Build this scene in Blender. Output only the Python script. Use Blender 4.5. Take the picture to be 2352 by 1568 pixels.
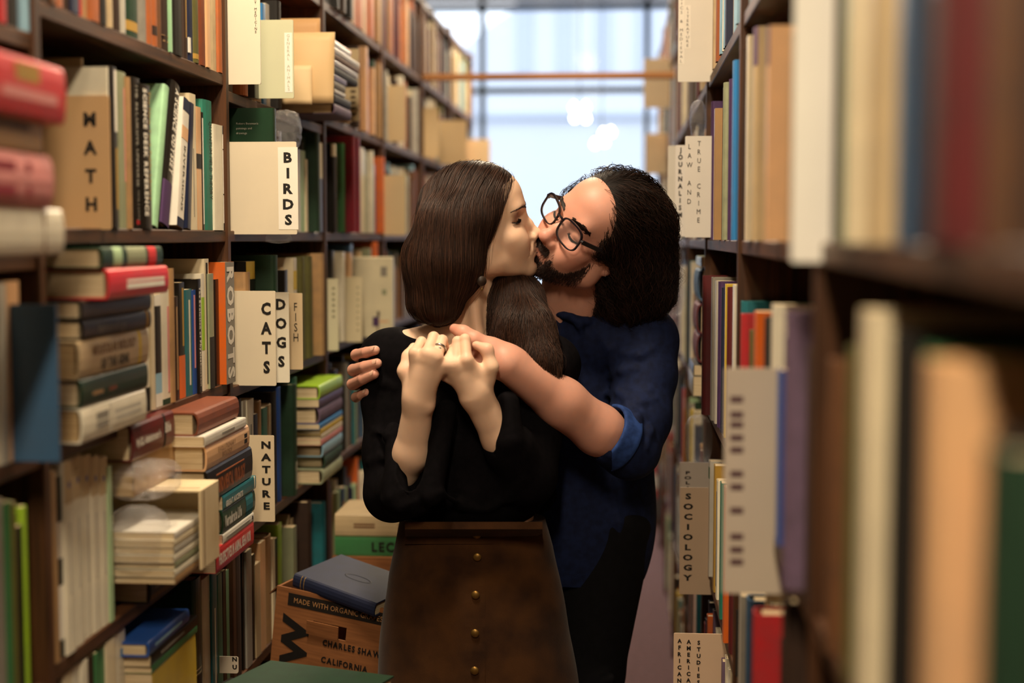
import bpy, math, random
import numpy as np
from mathutils import Matrix, Vector
for _o in list(bpy.data.objects): bpy.data.objects.remove(_o, do_unlink=True)
SC = bpy.context.scene
COL = SC.collection
# ------------------------------------------------------------------ camera (photograph frame 2352 x 1568)
FPX = 3267.0
TH = math.atan(239 / FPX); PS = math.atan(254 / FPX * math.cos(TH))
CAM = np.array([0.0, 0.0, 1.52])
CR = np.array([math.cos(PS), math.sin(PS), 0]); CF = np.array([-math.sin(PS) * math.cos(TH), math.cos(PS) * math.cos(TH), -math.sin(TH)])
CU = np.cross(CR, CF)
cd = bpy.data.cameras.new('camera'); cam = bpy.data.objects.new('camera', cd); COL.objects.link(cam)
cam.location = CAM; cam.rotation_euler = (math.pi / 2 - TH, 0, PS)
cd.sensor_width = 36; cd.lens = 36 * FPX / 2352; cd.clip_start = .02; cd.clip_end = 400
cd.dof.use_dof = True; cd.dof.focus_distance = 2.72; cd.dof.aperture_fstop = 1.75
SC.camera = cam
# ------------------------------------------------------------------ world, exposure
wd = bpy.data.worlds.new('world'); SC.world = wd; wd.use_nodes = True
bg = wd.node_tree.nodes['Background']; bg.inputs[0].default_value = (.88, .915, 1.0, 1); bg.inputs[1].default_value = 2.35
SC.view_settings.view_transform = 'Standard'; SC.view_settings.look = 'None'
SC.view_settings.exposure = 0.12; SC.view_settings.gamma = 1.0; SC.view_settings.use_curve_mapping = False
LAMP_W = 62.0           # watts of one ceiling fixture over the aisle
LAMP_COL = (1.0, .80, .56)
# ------------------------------------------------------------------ pixel -> place
def ray(px, py): return (px - 1176) / FPX * CR - (py - 784) / FPX * CU + CF
def PY(px, py, Y):
    d = ray(px, py); return CAM + d * (Y / d[1])
def PX(px, py, X):
    d = ray(px, py); return CAM + d * (X / d[0])
def PZ(px, py, Z):
    d = ray(px, py); return CAM + d * ((Z - CAM[2]) / d[2])
def proj(p):
    v = np.asarray(p, float) - CAM; w = v @ CF
    return 1176 + FPX * (v @ CR) / w, 784 - FPX * (v @ CU) / w
def srgb(h):
    if isinstance(h, str):
        h = h.lstrip('#'); c = [int(h[i:i + 2], 16) / 255 for i in (0, 2, 4)]
    else: c = list(h)
    return tuple((x / 12.92 if x <= .04045 else ((x + .055) / 1.055) ** 2.4) for x in c)
# ------------------------------------------------------------------ mesh helper
class MB:
    def __init__(s): s.v = []; s.f = []; s.m = []
    def add(s, vs, fs, m=0):
        b = len(s.v); s.v += [tuple(map(float, q)) for q in vs]
        for q in fs: s.f.append(tuple(i + b for i in q)); s.m.append(m)
        return s
    def box(s, lo, hi, m=0, M=None):
        x0, y0, z0 = lo; x1, y1, z1 = hi
        vs = [(x0, y0, z0), (x1, y0, z0), (x1, y1, z0), (x0, y1, z0), (x0, y0, z1), (x1, y0, z1), (x1, y1, z1), (x0, y1, z1)]
        if M is not None: vs = [tuple(M @ Vector(q)) for q in vs]
        return s.add(vs, [(0, 3, 2, 1), (4, 5, 6, 7), (0, 1, 5, 4), (1, 2, 6, 5), (2, 3, 7, 6), (3, 0, 4, 7)], m)
    def bbox(s, lo, hi, b=.002, m=0):
        # box with chamfered edges
        lo = np.array(lo, float); hi = np.array(hi, float); b = min(b, .45 * min(hi - lo))
        vs = []; idx = {}
        for sx in (0, 1):
            for sy in (0, 1):
                for sz in (0, 1):
                    for ax in range(3):
                        c = [(lo, hi)[(sx, sy, sz)[k]][k] + (0 if k == ax else b * (1 - 2 * (sx, sy, sz)[k])) for k in range(3)]
                        idx[(sx, sy, sz, ax)] = len(vs); vs.append(c)
        fs = []
        def F(q):
            P = [np.array(vs[i]) for i in q]; n = np.cross(P[1] - P[0], P[2] - P[0]); c = sum(P) / len(P) - (lo + hi) / 2
            fs.append(tuple(q) if n @ c > 0 else tuple(q[::-1]))
        for ax in range(3):
            o = [k for k in range(3) if k != ax]
            for sd in (0, 1):
                q = []
                for a, c in ((0, 0), (1, 0), (1, 1), (0, 1)):
                    t = [0, 0, 0]; t[ax] = sd; t[o[0]] = a; t[o[1]] = c; q.append(idx[(*t, ax)])
                F(q)
            for a in (0, 1):
                for c in (0, 1):
                    t0 = [0, 0, 0]; t0[o[0]] = a; t0[o[1]] = c; t1 = list(t0); t1[ax] = 1
                    F([idx[(*t0, o[0])], idx[(*t1, o[0])], idx[(*t1, o[1])], idx[(*t0, o[1])]])
        for sx in (0, 1):
            for sy in (0, 1):
                for sz in (0, 1): F([idx[(sx, sy, sz, k)] for k in range(3)])
        return s.add(vs, fs, m)
    def tube(s, pts, r, n=8, m=0, cap=True):
        pts = [np.array(p, float) for p in pts]; rs = r if hasattr(r, '__len__') else [r] * len(pts)
        ring = []; up = None
        for i, p in enumerate(pts):
            t = pts[min(i + 1, len(pts) - 1)] - pts[max(i - 1, 0)]; t = t / (np.linalg.norm(t) + 1e-12)
            if up is None:
                a = np.array([0, 0, 1.]) if abs(t[2]) < .9 else np.array([1., 0, 0])
                up = a
            u = np.cross(t, up); u /= np.linalg.norm(u) + 1e-12; w = np.cross(u, t); up = w
            ring.append([p + rs[i] * (math.cos(2 * math.pi * k / n) * u + math.sin(2 * math.pi * k / n) * w) for k in range(n)])
        vs = [q for g in ring for q in g]; fs = []
        for i in range(len(pts) - 1):
            for k in range(n): fs.append((i * n + k, i * n + (k + 1) % n, (i + 1) * n + (k + 1) % n, (i + 1) * n + k))
        if cap:
            fs.append(tuple(range(n))[::-1]); fs.append(tuple((len(pts) - 1) * n + k for k in range(n)))
        return s.add(vs, fs, m)
    def lathe(s, prof, n=20, M=None, m=0):
        vs = []
        for r, z in prof:
            for k in range(n):
                q = (r * math.cos(2 * math.pi * k / n), r * math.sin(2 * math.pi * k / n), z)
                vs.append(tuple(M @ Vector(q)) if M is not None else q)
        fs = []
        for i in range(len(prof) - 1):
            for k in range(n): fs.append((i * n + k, i * n + (k + 1) % n, (i + 1) * n + (k + 1) % n, (i + 1) * n + k))
        fs.append(tuple(range(n))[::-1]); fs.append(tuple((len(prof) - 1) * n + k for k in range(n)))
        return s.add(vs, fs, m)
    def mesh(s, name, smooth=False):
        me = bpy.data.meshes.new(name); me.from_pydata(s.v, [], s.f); me.update()
        if any(s.m): me.polygons.foreach_set('material_index', s.m)
        if smooth: me.polygons.foreach_set('use_smooth', [True] * len(s.f))
        return me
def obj(name, mb, mats, parent=None, M=None, smooth=False, color=None, label=None, cat=None, group=None, kind=None):
    me = mb.mesh(name, smooth) if isinstance(mb, MB) else mb
    o = bpy.data.objects.new(name, me); COL.objects.link(o)
    if me is not None and not me.materials:
        for k in (mats if isinstance(mats, (list, tuple)) else [mats]): me.materials.append(k)
    if parent is not None: o.parent = parent
    if M is not None: o.matrix_local = M
    if color is not None: o.color = (*color[:3], 1)
    return tag(o, label, cat, group, kind)
def tag(o, label=None, cat=None, group=None, kind=None):
    for k, v in (('label', label), ('category', cat), ('group', group), ('kind', kind)):
        if v: o[k] = v
    return o
def empty(name, M=None, **kw):
    o = bpy.data.objects.new(name, None); COL.objects.link(o); o.empty_display_size = .05
    if M is not None: o.matrix_world = M
    return tag(o, kw.get('label'), kw.get('cat'), kw.get('group'), kw.get('kind'))
def frame(o, x, y, z):
    return Matrix(((x[0], y[0], z[0], o[0]), (x[1], y[1], z[1], o[1]), (x[2], y[2], z[2], o[2]), (0, 0, 0, 1)))
# ------------------------------------------------------------------ materials
def nmat(name, col=(.5, .5, .5), rough=.6, col2=None, scale=20., objcolor=False, attr=None, bump=0., bscale=200., var=.25, spec=.4, stretch=None, emit=None, sheen=0., coat=0., sss=0., metal=0.):
    m = bpy.data.materials.new(name); m.use_nodes = True; nt = m.node_tree; N = nt.nodes; L = nt.links; b = N['Principled BSDF']
    tc = N.new('ShaderNodeTexCoord'); mp = N.new('ShaderNodeMapping'); L.new(tc.outputs['Object'], mp.inputs[0])
    if stretch: mp.inputs['Scale'].default_value = stretch
    nz = N.new('ShaderNodeTexNoise'); nz.inputs['Scale'].default_value = scale; nz.inputs['Detail'].default_value = 5; L.new(mp.outputs[0], nz.inputs[0])
    mx = N.new('ShaderNodeMix'); mx.data_type = 'RGBA'
    if objcolor:
        oi = N.new('ShaderNodeObjectInfo'); src = oi.outputs['Color']
    elif attr:
        at = N.new('ShaderNodeAttribute'); at.attribute_name = attr; src = at.outputs['Color']
    else: src = None
    if src is not None:
        hs = N.new('ShaderNodeHueSaturation'); hs.inputs['Value'].default_value = 1 - var; hs.inputs['Saturation'].default_value = .95
        L.new(src, hs.inputs['Color']); L.new(src, mx.inputs[6]); L.new(hs.outputs[0], mx.inputs[7])
    else:
        mx.inputs[6].default_value = (*col, 1); c2 = col2 or tuple(c * (1 - var) for c in col); mx.inputs[7].default_value = (*c2, 1)
    rp = N.new('ShaderNodeMapRange'); rp.inputs[1].default_value = .35; rp.inputs[2].default_value = .68; L.new(nz.outputs[0], rp.inputs[0])
    L.new(rp.outputs[0], mx.inputs[0]); L.new(mx.outputs[2], b.inputs['Base Color'])
    b.inputs['Roughness'].default_value = rough; b.inputs['Specular IOR Level'].default_value = spec; b.inputs['Metallic'].default_value = metal
    if sheen: b.inputs['Sheen Weight'].default_value = sheen
    if coat: b.inputs['Coat Weight'].default_value = coat
    if sss:
        b.inputs['Subsurface Weight'].default_value = sss; b.inputs['Subsurface Radius'].default_value = (.012, .004, .002); b.inputs['Subsurface Scale'].default_value = .5
    if bump:
        n2 = N.new('ShaderNodeTexNoise'); n2.inputs['Scale'].default_value = bscale; n2.inputs['Detail'].default_value = 3; L.new(mp.outputs[0], n2.inputs[0])
        bp = N.new('ShaderNodeBump'); bp.inputs['Strength'].default_value = bump; bp.inputs['Distance'].default_value = .002
        L.new(n2.outputs[0], bp.inputs['Height']); L.new(bp.outputs[0], b.inputs['Normal'])
    if emit:
        b.inputs['Emission Color'].default_value = (*emit[0], 1); b.inputs['Emission Strength'].default_value = emit[1]
    return m
MT = {}
MT['cloth'] = nmat('book_cloth', objcolor=True, rough=.62, scale=35, var=.22, bump=.12, bscale=900)
MT['jacket'] = nmat('book_jacket', objcolor=True, rough=.33, scale=18, var=.14)
MT['paper'] = nmat('printed_paper', objcolor=True, rough=.7, scale=14, var=.1)
MT['ink'] = nmat('ink', objcolor=True, rough=.6, var=.1)
MT['pages'] = nmat('page_edges', srgb('d9c7a4'), .8, srgb('b79f78'), scale=8, stretch=(90, 2, 2), bump=.25, bscale=40)
MT['pages2'] = nmat('page_edges_aged', srgb('c9ad80'), .8, srgb('9d7d50'), scale=8, stretch=(90, 2, 2), bump=.25, bscale=40)
MT['stuffbook'] = nmat('far_book_covers', attr='Col', rough=.5, scale=30, var=.2)
MT['wood'] = nmat('stained_shelf_wood', srgb('57361e'), .5, srgb('301c0f'), scale=6, stretch=(14, .8, 14), bump=.12, bscale=60)
MT['woodv'] = nmat('stained_upright_wood', srgb('55341c'), .5, srgb('2e1b0e'), scale=6, stretch=(14, 14, .8), bump=.12, bscale=60)
MT['rail'] = nmat('pale_rail_wood', srgb('a8713e'), .5, srgb('8a5a30'), scale=6, stretch=(.8, 14, 14))
MT['woodback'] = nmat('bookcase_back', srgb('20150e'), .7, srgb('140d08'), scale=5)
MT['board'] = nmat('sign_card', objcolor=True, rough=.55, scale=9, var=.06, spec=.3)
MT['kraft'] = nmat('kraft_cardboard', srgb('8f5c34'), .8, srgb('784a26'), scale=12, stretch=(1, 1, 12))
MT['carpet'] = nmat('carpet', srgb('64494c'), .95, srgb('483435'), scale=60, bump=.6, bscale=700)
MT['ceil'] = nmat('ceiling_paint', srgb('c4c0b4'), .8, scale=3, var=.08)
MT['wall'] = nmat('wall_paint', srgb('8d7f6a'), .8, scale=3, var=.08)
MT['white_metal'] = nmat('enamel', srgb('e4e2da'), .35, scale=5, var=.06)
MT['dark_metal'] = nmat('window_bronze', srgb('2c3133'), .4, scale=9)
MT['steel'] = nmat('steel', srgb('b8b8b8'), .25, scale=9, metal=1.)
def plastic_mat():
    m = bpy.data.materials.new('clear_plastic'); m.use_nodes = True; nt = m.node_tree; N = nt.nodes; L = nt.links; N.remove(N['Principled BSDF'])
    tr = N.new('ShaderNodeBsdfTransparent'); tr.inputs[0].default_value = (.97, .97, .98, 1); gl = N.new('ShaderNodeBsdfGlossy'); gl.inputs['Roughness'].default_value = .15; df = N.new('ShaderNodeBsdfDiffuse'); df.inputs[0].default_value = (.85, .85, .88, 1)
    nz = N.new('ShaderNodeTexNoise'); nz.inputs['Scale'].default_value = 28; bp = N.new('ShaderNodeBump'); bp.inputs['Strength'].default_value = .6; bp.inputs['Distance'].default_value = .01
    L.new(nz.outputs[0], bp.inputs['Height']); L.new(bp.outputs[0], gl.inputs['Normal'])
    lw = N.new('ShaderNodeLayerWeight'); lw.inputs[0].default_value = .25; mr = N.new('ShaderNodeMapRange'); mr.inputs[3].default_value = .05; mr.inputs[4].default_value = .28; L.new(lw.outputs['Facing'], mr.inputs[0])
    m1 = N.new('ShaderNodeMixShader'); m1.inputs[0].default_value = .04; L.new(tr.outputs[0], m1.inputs[1]); L.new(df.outputs[0], m1.inputs[2])
    m2 = N.new('ShaderNodeMixShader'); L.new(mr.outputs[0], m2.inputs[0]); L.new(m1.outputs[0], m2.inputs[1]); L.new(gl.outputs[0], m2.inputs[2]); L.new(m2.outputs[0], N['Material Output'].inputs[0]); return m
MT['plastic'] = plastic_mat()
def glass_mat(name, w=.06, tint=(1, 1, 1)):
    m = bpy.data.materials.new(name); m.use_nodes = True; nt = m.node_tree; N = nt.nodes; L = nt.links; b = N['Principled BSDF']
    b.inputs['Roughness'].default_value = .03; b.inputs['Base Color'].default_value = (.8, .85, .9, 1)
    tr = N.new('ShaderNodeBsdfTransparent'); tr.inputs[0].default_value = (*tint, 1); ms = N.new('ShaderNodeMixShader'); fr = N.new('ShaderNodeFresnel'); fr.inputs[0].default_value = 1.45
    ge = N.new('ShaderNodeNewGeometry'); mu = N.new('ShaderNodeMath'); mu.operation = 'MULTIPLY'; sb = N.new('ShaderNodeMath'); sb.operation = 'SUBTRACT'; sb.inputs[0].default_value = 1
    L.new(ge.outputs['Backfacing'], sb.inputs[1]); L.new(fr.outputs[0], mu.inputs[0]); L.new(sb.outputs[0], mu.inputs[1]); L.new(mu.outputs[0], ms.inputs[0]); L.new(tr.outputs[0], ms.inputs[1]); L.new(b.outputs[0], ms.inputs[2]); L.new(ms.outputs[0], N['Material Output'].inputs[0]); return m
MT['glass'] = glass_mat('window_glass', tint=(.93, .97, 1))
MT['lens'] = glass_mat('spectacle_lens')
# ------------------------------------------------------------------ glyphs (built-in font), cut once and reused
GL = {}
def make_glyphs():
    chars = "ABCDEFGHIJKLMNOPQRSTUVWXYZabcdefghijklmnopqrstuvwxyz0123456789&'"
    tmp = []
    for wt, off in (('r', 0.), ('b', .045), ('l', -.008)):
        for c in chars:
            cu = bpy.data.curves.new('g', 'FONT'); cu.body = c; cu.size = 1; cu.offset = off; cu.resolution_u = 2
            o = bpy.data.objects.new('g', cu); COL.objects.link(o); tmp.append((wt, c, o))
    dg = bpy.context.evaluated_depsgraph_get(); dg.update()
    for wt, c, o in tmp:
        me = o.evaluated_get(dg).to_mesh(); v = np.array([q.co[:2] for q in me.vertices]); f = [tuple(p.vertices) for p in me.polygons]
        GL[(wt, c)] = (v, f, v[:, 0].min(), v[:, 0].max()); o.evaluated_get(dg).to_mesh_clear()
    for wt, c, o in tmp:
        cu = o.data; bpy.data.objects.remove(o); bpy.data.curves.remove(cu)
make_glyphs()
CAP = .73
def text_line(mb, s, O, rx, uy, h, wt='b', fit=None, gap=.12, wscale=1.):
    """letters laid from point O along unit rx, letter tops toward unit uy, cap height h; fit = total length"""
    O = np.array(O, float); rx = np.array(rx, float); uy = np.array(uy, float); sc = h / CAP
    adv = []; x = 0
    for c in s:
        if c == ' ': adv.append((x, None)); x += .32; continue
        g = GL.get((wt, c))
        if g is None: x += .3; adv.append((x, None)); continue
        adv.append((x - g[2], g)); x += g[3] - g[2] + gap
    x = max(x - gap, .01); kx = sc * wscale
    if fit: kx = fit / x
    for a, g in adv:
        if g is None: continue
        mb.add([O + rx * (p[0] + a) * kx + uy * p[1] * sc for p in g[0]], g[1])
    return x * kx
def text_stack(mb, s, O, rx, uy, h, pitch, wt='b', wscale=1., skip=()):
    """letters one under another; O = centre of the first letter"""
    O = np.array(O, float); rx = np.array(rx, float); uy = np.array(uy, float); sc = h / CAP
    for i, c in enumerate(s):
        if c == ' ' or (wt, c) not in GL: continue
        g = GL[(wt, c)]; mx = (g[2] + g[3]) / 2
        mb.add([O - uy * pitch * i + rx * (p[0] - mx) * sc * wscale + uy * (p[1] * sc - h / 2) for p in g[0]], g[1])
# ================================================================== room shell
def S(name, mb, mat, **k): return obj(name, mb, mat, kind='structure', **k)
RX0, RX1, RY0, RY1, RZ = -3.3, 2.7, -2.2, 9.0, 3.0
S('floor', MB().box((RX0, RY0, -.06), (RX1, RY1 + .1, 0)), MT['carpet'], label='dull mauve-grey carpet between the two rows of bookcases')
S('ceiling', MB().box((RX0, RY0, RZ), (RX1, RY1 + .1, RZ + .06)), MT['ceil'], label='pale painted ceiling above the bookcases')
S('wall_left', MB().box((RX0 - .06, RY0, 0), (RX0, RY1 + .1, RZ)), MT['wall'], label='beige wall behind the left aisle')
S('wall_right', MB().box((RX1, RY0, 0), (RX1 + .06, RY1 + .1, RZ)), MT['wall'], label='beige wall behind the right aisle')
S('wall_back', MB().box((RX0, RY0 - .06, 0), (RX1, RY0, RZ)), MT['wall'], label='beige wall behind the photographer')
wf = MB().box((RX0, RY1, 0), (RX1, RY1 + .08, .62))
S('wall_front', wf, MT['wall'], label='low wall under the big shop window')
# shop window: frame bars and panes
win = empty('window_1', kind='structure', label='tall bright shop window with thin dark frame closing the aisle')
mull = [RX0, -2.94, -1.91, -.885, .145, 1.17, 2.2, RX1]
zt = [.62, PY(1300, 207, 9)[2], 2.955]
for i, x in enumerate(mull):
    obj('mullion', MB().box((x - .016, RY1 - .03, .62), (x + .016, RY1 + .05, 2.99)), MT['dark_metal'], win)
for z in zt:
    obj('transom', MB().box((RX0, RY1 - .025, z - .017), (RX1, RY1 + .045, z + .017)), MT['dark_metal'], win)
for i in range(len(mull) - 1):
    for k in range(2):
        obj('pane', MB().box((mull[i] + .016, RY1 + .005, zt[k] + .017), (mull[i + 1] - .016, RY1 + .011, zt[k + 1] - .017)), MT['glass'], win)
# across the street
fac = empty('facade', Matrix.Translation((0, 24, 0)), label='pale blue-grey building front seen blurred through the window', cat='building')
MT['facade'] = nmat('facade_panels', srgb('d7dbe2'), .7, scale=.3, var=.08)
MT['fpil'] = nmat('facade_joint', srgb('bfc6d2'), .7, scale=.3, var=.05)
g0 = PY(1050, 118, 24); g1 = PY(1110, 66, 24); g2 = PY(1180, 20, 24)
def shape_prism(mb, pts, y0, y1):
    n = len(pts); mb.add([(x, y0, z) for x, z in pts] + [(x, y1, z) for x, z in pts], [tuple(range(n)), tuple(range(2 * n - 1, n - 1, -1))] + [(i, i + n, (i + 1) % n + n, (i + 1) % n) for i in range(n)]); return mb
obj('front', shape_prism(MB(), [(g0[0] - 3.2, -1), (14, -1), (14, 9.5), (g2[0] + 1.2, 9.5), (g2[0], g2[2]), (g1[0], g1[2]), (g0[0], g0[2]), (g0[0] - 3.2, g0[2] - .5)], 0, .6), MT['facade'], fac)
for px in (1205, 1296, 1386, 1480, 1570, 1660):
    x = PY(px, 100, 24)[0]; zb = PY(px, 172, 24)[2]; obj('pilaster', MB().bbox((x - .13, -.07, zb), (x + .13, .02, 9.3), .02), MT['fpil'], fac)
zc = PY(1300, 262, 24)[2]
obj('cornice', MB().bbox((g0[0] - 3.1, -.12, zc - .08), (14, .02, zc + .04), .02), MT['fpil'], fac)
S('street', MB().box((-30, 9.1, -.2), (30, 60, -.08)), nmat('asphalt', srgb('9a9ca2'), .9), label='grey street outside the window')
# ================================================================== bookcases
LB = [.03, .92, 1.81, 2.70, 3.60, 4.50, 5.40, 6.30, 7.20]
LZ = {i: [.09, .37, .645, .93, 1.24, 1.533, 1.83, 2.12, 2.42] for i in range(8)}
LZ[1] = [.09, .37, .645, .93, 1.24, 1.50, 1.782, 2.10, 2.42]
LZ[2] = [.09, .37, .645, .945, 1.24, 1.533, 1.83, 2.12, 2.42]
LZ[3] = [.09, .37, .64, .93, 1.228, 1.533, 1.802, 2.12, 2.42]
RB = [-.45, .47, 1.40, 2.33, 3.25, 4.17, 5.10, 6.02, 6.94, 7.86]
RZL = [.08, .44, .80, 1.15, 1.515, 1.875, 2.235, 2.5]
XL, XR = -.76, .19
BD = .27; TK = .022
lname = ['nearest the camera on the left', 'at the left edge with the pile of red and white books', 'holding the MATH sign and the stacked science books', 'holding the BIRDS, CATS and NATURE signs', 'third behind the MATH bookcase on the left', 'fourth behind the MATH bookcase on the left', 'second from the window on the left', 'next to the window on the left']
def bookcase(side, i, y0, y1, zs, last, label):
    s = -1 if side == 'L' else 1; xf = XL if side == 'L' else XR; xb = xf + s * BD
    e = empty('bookcase', Matrix.Translation((xf, y0, 0)), label=label, cat='bookcase', group='bookcases along the left of the aisle' if s < 0 else 'bookcases along the right of the aisle')
    def X(a, b): return (min(a, b), max(a, b))
    fx = X(0 - s * .004, s * BD)
    obj('upright', MB().bbox((fx[0], -TK / 2, 0), (fx[1], TK / 2, zs[-1] + TK), .0015), MT['woodv'], e)
    if last: obj('upright', MB().bbox((fx[0], y1 - y0 - TK / 2 + .0005, 0), (fx[1], y1 - y0 + TK / 2, zs[-1] + TK), .0015), MT['woodv'], e)
    for z in zs:
        sx = X(0, s * (BD - .001))
        obj('shelf', MB().bbox((sx[0], TK / 2 + .0005, z - TK), (sx[1], y1 - y0 - TK / 2 - .001, z), .0015), MT['wood'], e)
    bx = X(s * BD, s * (BD + .012)); obj('back_panel', MB().box((bx[0], -TK / 2, 0), (bx[1], y1 - y0 - TK / 2, zs[-1])), MT['woodback'], e)
for i in range(8): bookcase('L', i, LB[i], LB[i + 1], LZ[i], i == 7, 'dark brown wooden bookcase ' + lname[i])
rname = ['beside the camera on the right', 'out of focus at the right edge', 'behind the white blurred divider on the right', 'holding the SOCIOLOGY and LAW AND TRUE CRIME signs', 'just beyond the JOURNALISM sign on the right', 'second beyond the JOURNALISM sign on the right', 'third beyond the JOURNALISM sign on the right', 'second from the window on the right', 'next to the window on the right']
for i in range(9): bookcase('R', i, RB[i], RB[i + 1], RZL, i == 8, 'dark brown wooden bookcase ' + rname[i])
# wooden rail tying the two rows together
r0 = PY(985, 178, 5.42); r1 = PY(1536, 178, 5.42)
obj('wooden_rail', MB().bbox((XL - .02, 5.40, r0[2] - .012), (XR + .02, 5.44, r0[2] + .012), .003), MT['rail'], label='thin wooden rail spanning the aisle above the couple', cat='rail')
# ================================================================== ceiling lamps
MT['tube'] = nmat('lamp_tube', (1, 1, 1), .4, emit=((1, .9, .75), 6.0))
MT['tubecool'] = nmat('lamp_tube_cool', (1, 1, 1), .4, emit=((.9, .97, 1.0), 14.0))
def lamp(x, y, z, w, label, mt='tube', col=LAMP_COL, ln=1.2, horiz='Y'):
    R = Matrix.Identity(4) if horiz == 'Y' else Matrix.Rotation(math.pi / 2, 4, 'Z')
    e = empty('ceiling_lamp', Matrix.Translation((x, y, z)) @ R, label=label, cat='lamp', group='tube lamps on the ceiling')
    obj('housing', MB().bbox((-.09, -ln / 2, .02), (.09, ln / 2, .07), .008), MT['white_metal'], e)
    for s in (-1, 1):
        obj('tube', MB().tube([(s * .045, -ln / 2 + .03, 0), (s * .045, ln / 2 - .03, 0)], .013, 10), MT[mt], e)
        obj('socket', MB().bbox((s * .045 - .018, s * (ln / 2 - .02) - .012, -.018), (s * .045 + .018, s * (ln / 2 - .02) + .012, .024), .003), MT['white_metal'], e)
    obj('stem', MB().tube([(0, 0, .06), (0, 0, RZ - z)], .008, 8), MT['white_metal'], e)
    if w:
        ld = bpy.data.lights.new('lamp_light', 'AREA'); ld.shape = 'RECTANGLE'; ld.size = .16; ld.size_y = ln - .05; ld.energy = w; ld.color = col
        lo = bpy.data.objects.new('lamp_light', ld); COL.objects.link(lo); lo.parent = e; lo.location = (0, 0, -.02)
lamp(-.12, -.15, 2.88, LAMP_W * 1.05, 'twin-tube ceiling lamp above and behind the camera')
lamp(-.46, 2.12, 2.86, LAMP_W * .62, 'short twin-tube ceiling lamp over the aisle nearest the couple', ln=.62)
lamp(-.30, 4.5, 2.88, LAMP_W * .4, 'twin-tube ceiling lamp over the aisle behind the couple')
lamp(-.28, 6.9, 2.88, LAMP_W * 1.0, 'twin-tube ceiling lamp over the aisle near the window')
lamp(-1.36, 8.2, 2.93, LAMP_W * .3, 'bright tube lamp glowing above the far end of left bookcases', mt='tubecool', col=(.9, .97, 1), horiz='X')
# pendant clusters by the window
MT['bulb'] = nmat('bulb', (1, 1, 1), .4, emit=((1, .98, .92), 9.0))
def cluster(px, py, n, label, sd):
    rd = random.Random(sd); c = PY(px, py, 8.4)
    e = empty('pendant_lamp', Matrix.Translation((c[0], c[1], c[2])), label=label, cat='lamp', group='bulb clusters hanging by the window')
    obj('cord', MB().tube([(0, 0, .05), (0, 0, RZ - c[2])], .003, 6), MT['dark_metal'], e)
    obj('canopy', MB().lathe([(.04, RZ - c[2] - .02), (.05, RZ - c[2])], 14), MT['dark_metal'], e)
    for k, (dx, dz) in enumerate(n):
        b = obj('bulb', MB().lathe([(.004, .03), (.012, .02), (.022, 0), (.016, -.018), (.003, -.024)], 12, Matrix.Translation((dx / 370, rd.uniform(-.03, .03), -dz / 370))), MT['bulb'], e, smooth=True)
        obj('arm', MB().tube([(0, 0, .05), (dx / 370, 0, -dz / 370 + .03)], .003, 5), MT['dark_metal'], e)
cluster(1331, 262, [(-12, -14), (13, -15), (-10, 8), (14, 9)], 'cluster of glowing bulbs hanging left of the other cluster', 3)
cluster(1382, 318, [(-14, 12), (4, -10), (20, -13), (6, 8)], 'cluster of glowing bulbs hanging lower and right', 4)
# ================================================================== books
PAL = dict(
 black=('black', '17130f'), char=('charcoal', '2c2926'), grey=('grey', '8b867b'), lgrey=('light grey', 'b9b4a6'), white=('white', 'e9e4d6'), cream=('cream', 'ddcfae'),
 ivory=('ivory', 'e6dfc8'), beige=('beige', 'c2ab84'), tan=('tan', 'a98458'), brown=('brown', '6a4426'), dbrown=('dark brown', '36241a'), rbrown=('red-brown', '7a3d22'),
 orange=('orange', 'd9661f'), borange=('burnt orange', 'a85a28'), peach=('peach', 'dcae80'), red=('red', 'b51f25'), bred=('bright red', 'd2232b'), maroon=('maroon', '5c1a1c'), crimson=('crimson', '8a1028'),
 pink=('pink', 'd98a86'), navy=('navy', '1c2440'), blue=('blue', '2350a0'), sblue=('steel blue', '3d5f80'), lblue=('light blue', '8fb9cf'), sky=('sky blue', '2f80c0'),
 teal=('teal', '1c6d76'), tgreen=('teal green', '2a7a66'), dgreen=('dark green', '1c3a26'), green=('green', '3d7a4a'), mint=('mint green', '9ecfa2'), lgreen=('light green', 'a9c79a'), lime=('lime green', '9cc52c'),
 olive=('olive', '5d5a2c'), sage=('sage green', '93997a'), yellow=('yellow', 'd8b83a'), purple=('purple', '4a2f5a'), mauve=('mauve', '6f5a72'), gold=('ochre', 'b08a3a'))
def C(k): return srgb(PAL[k][1])
ORD = ['zeroth', 'first', 'second', 'third', 'fourth', 'fifth', 'sixth', 'seventh', 'eighth', 'ninth', 'tenth', 'eleventh', 'twelfth', 'thirteenth', 'fourteenth', 'fifteenth', 'sixteenth', 'seventeenth', 'eighteenth', 'nineteenth', 'twentieth'] + ['%dth' % i if i % 10 not in (1, 2, 3) else '%d%s' % (i, ['', 'st', 'nd', 'rd'][i % 10]) for i in range(21, 90)]
RND = random.Random(11)
BOOKS = []     # records; the largest in view become objects, the rest one mass
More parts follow.
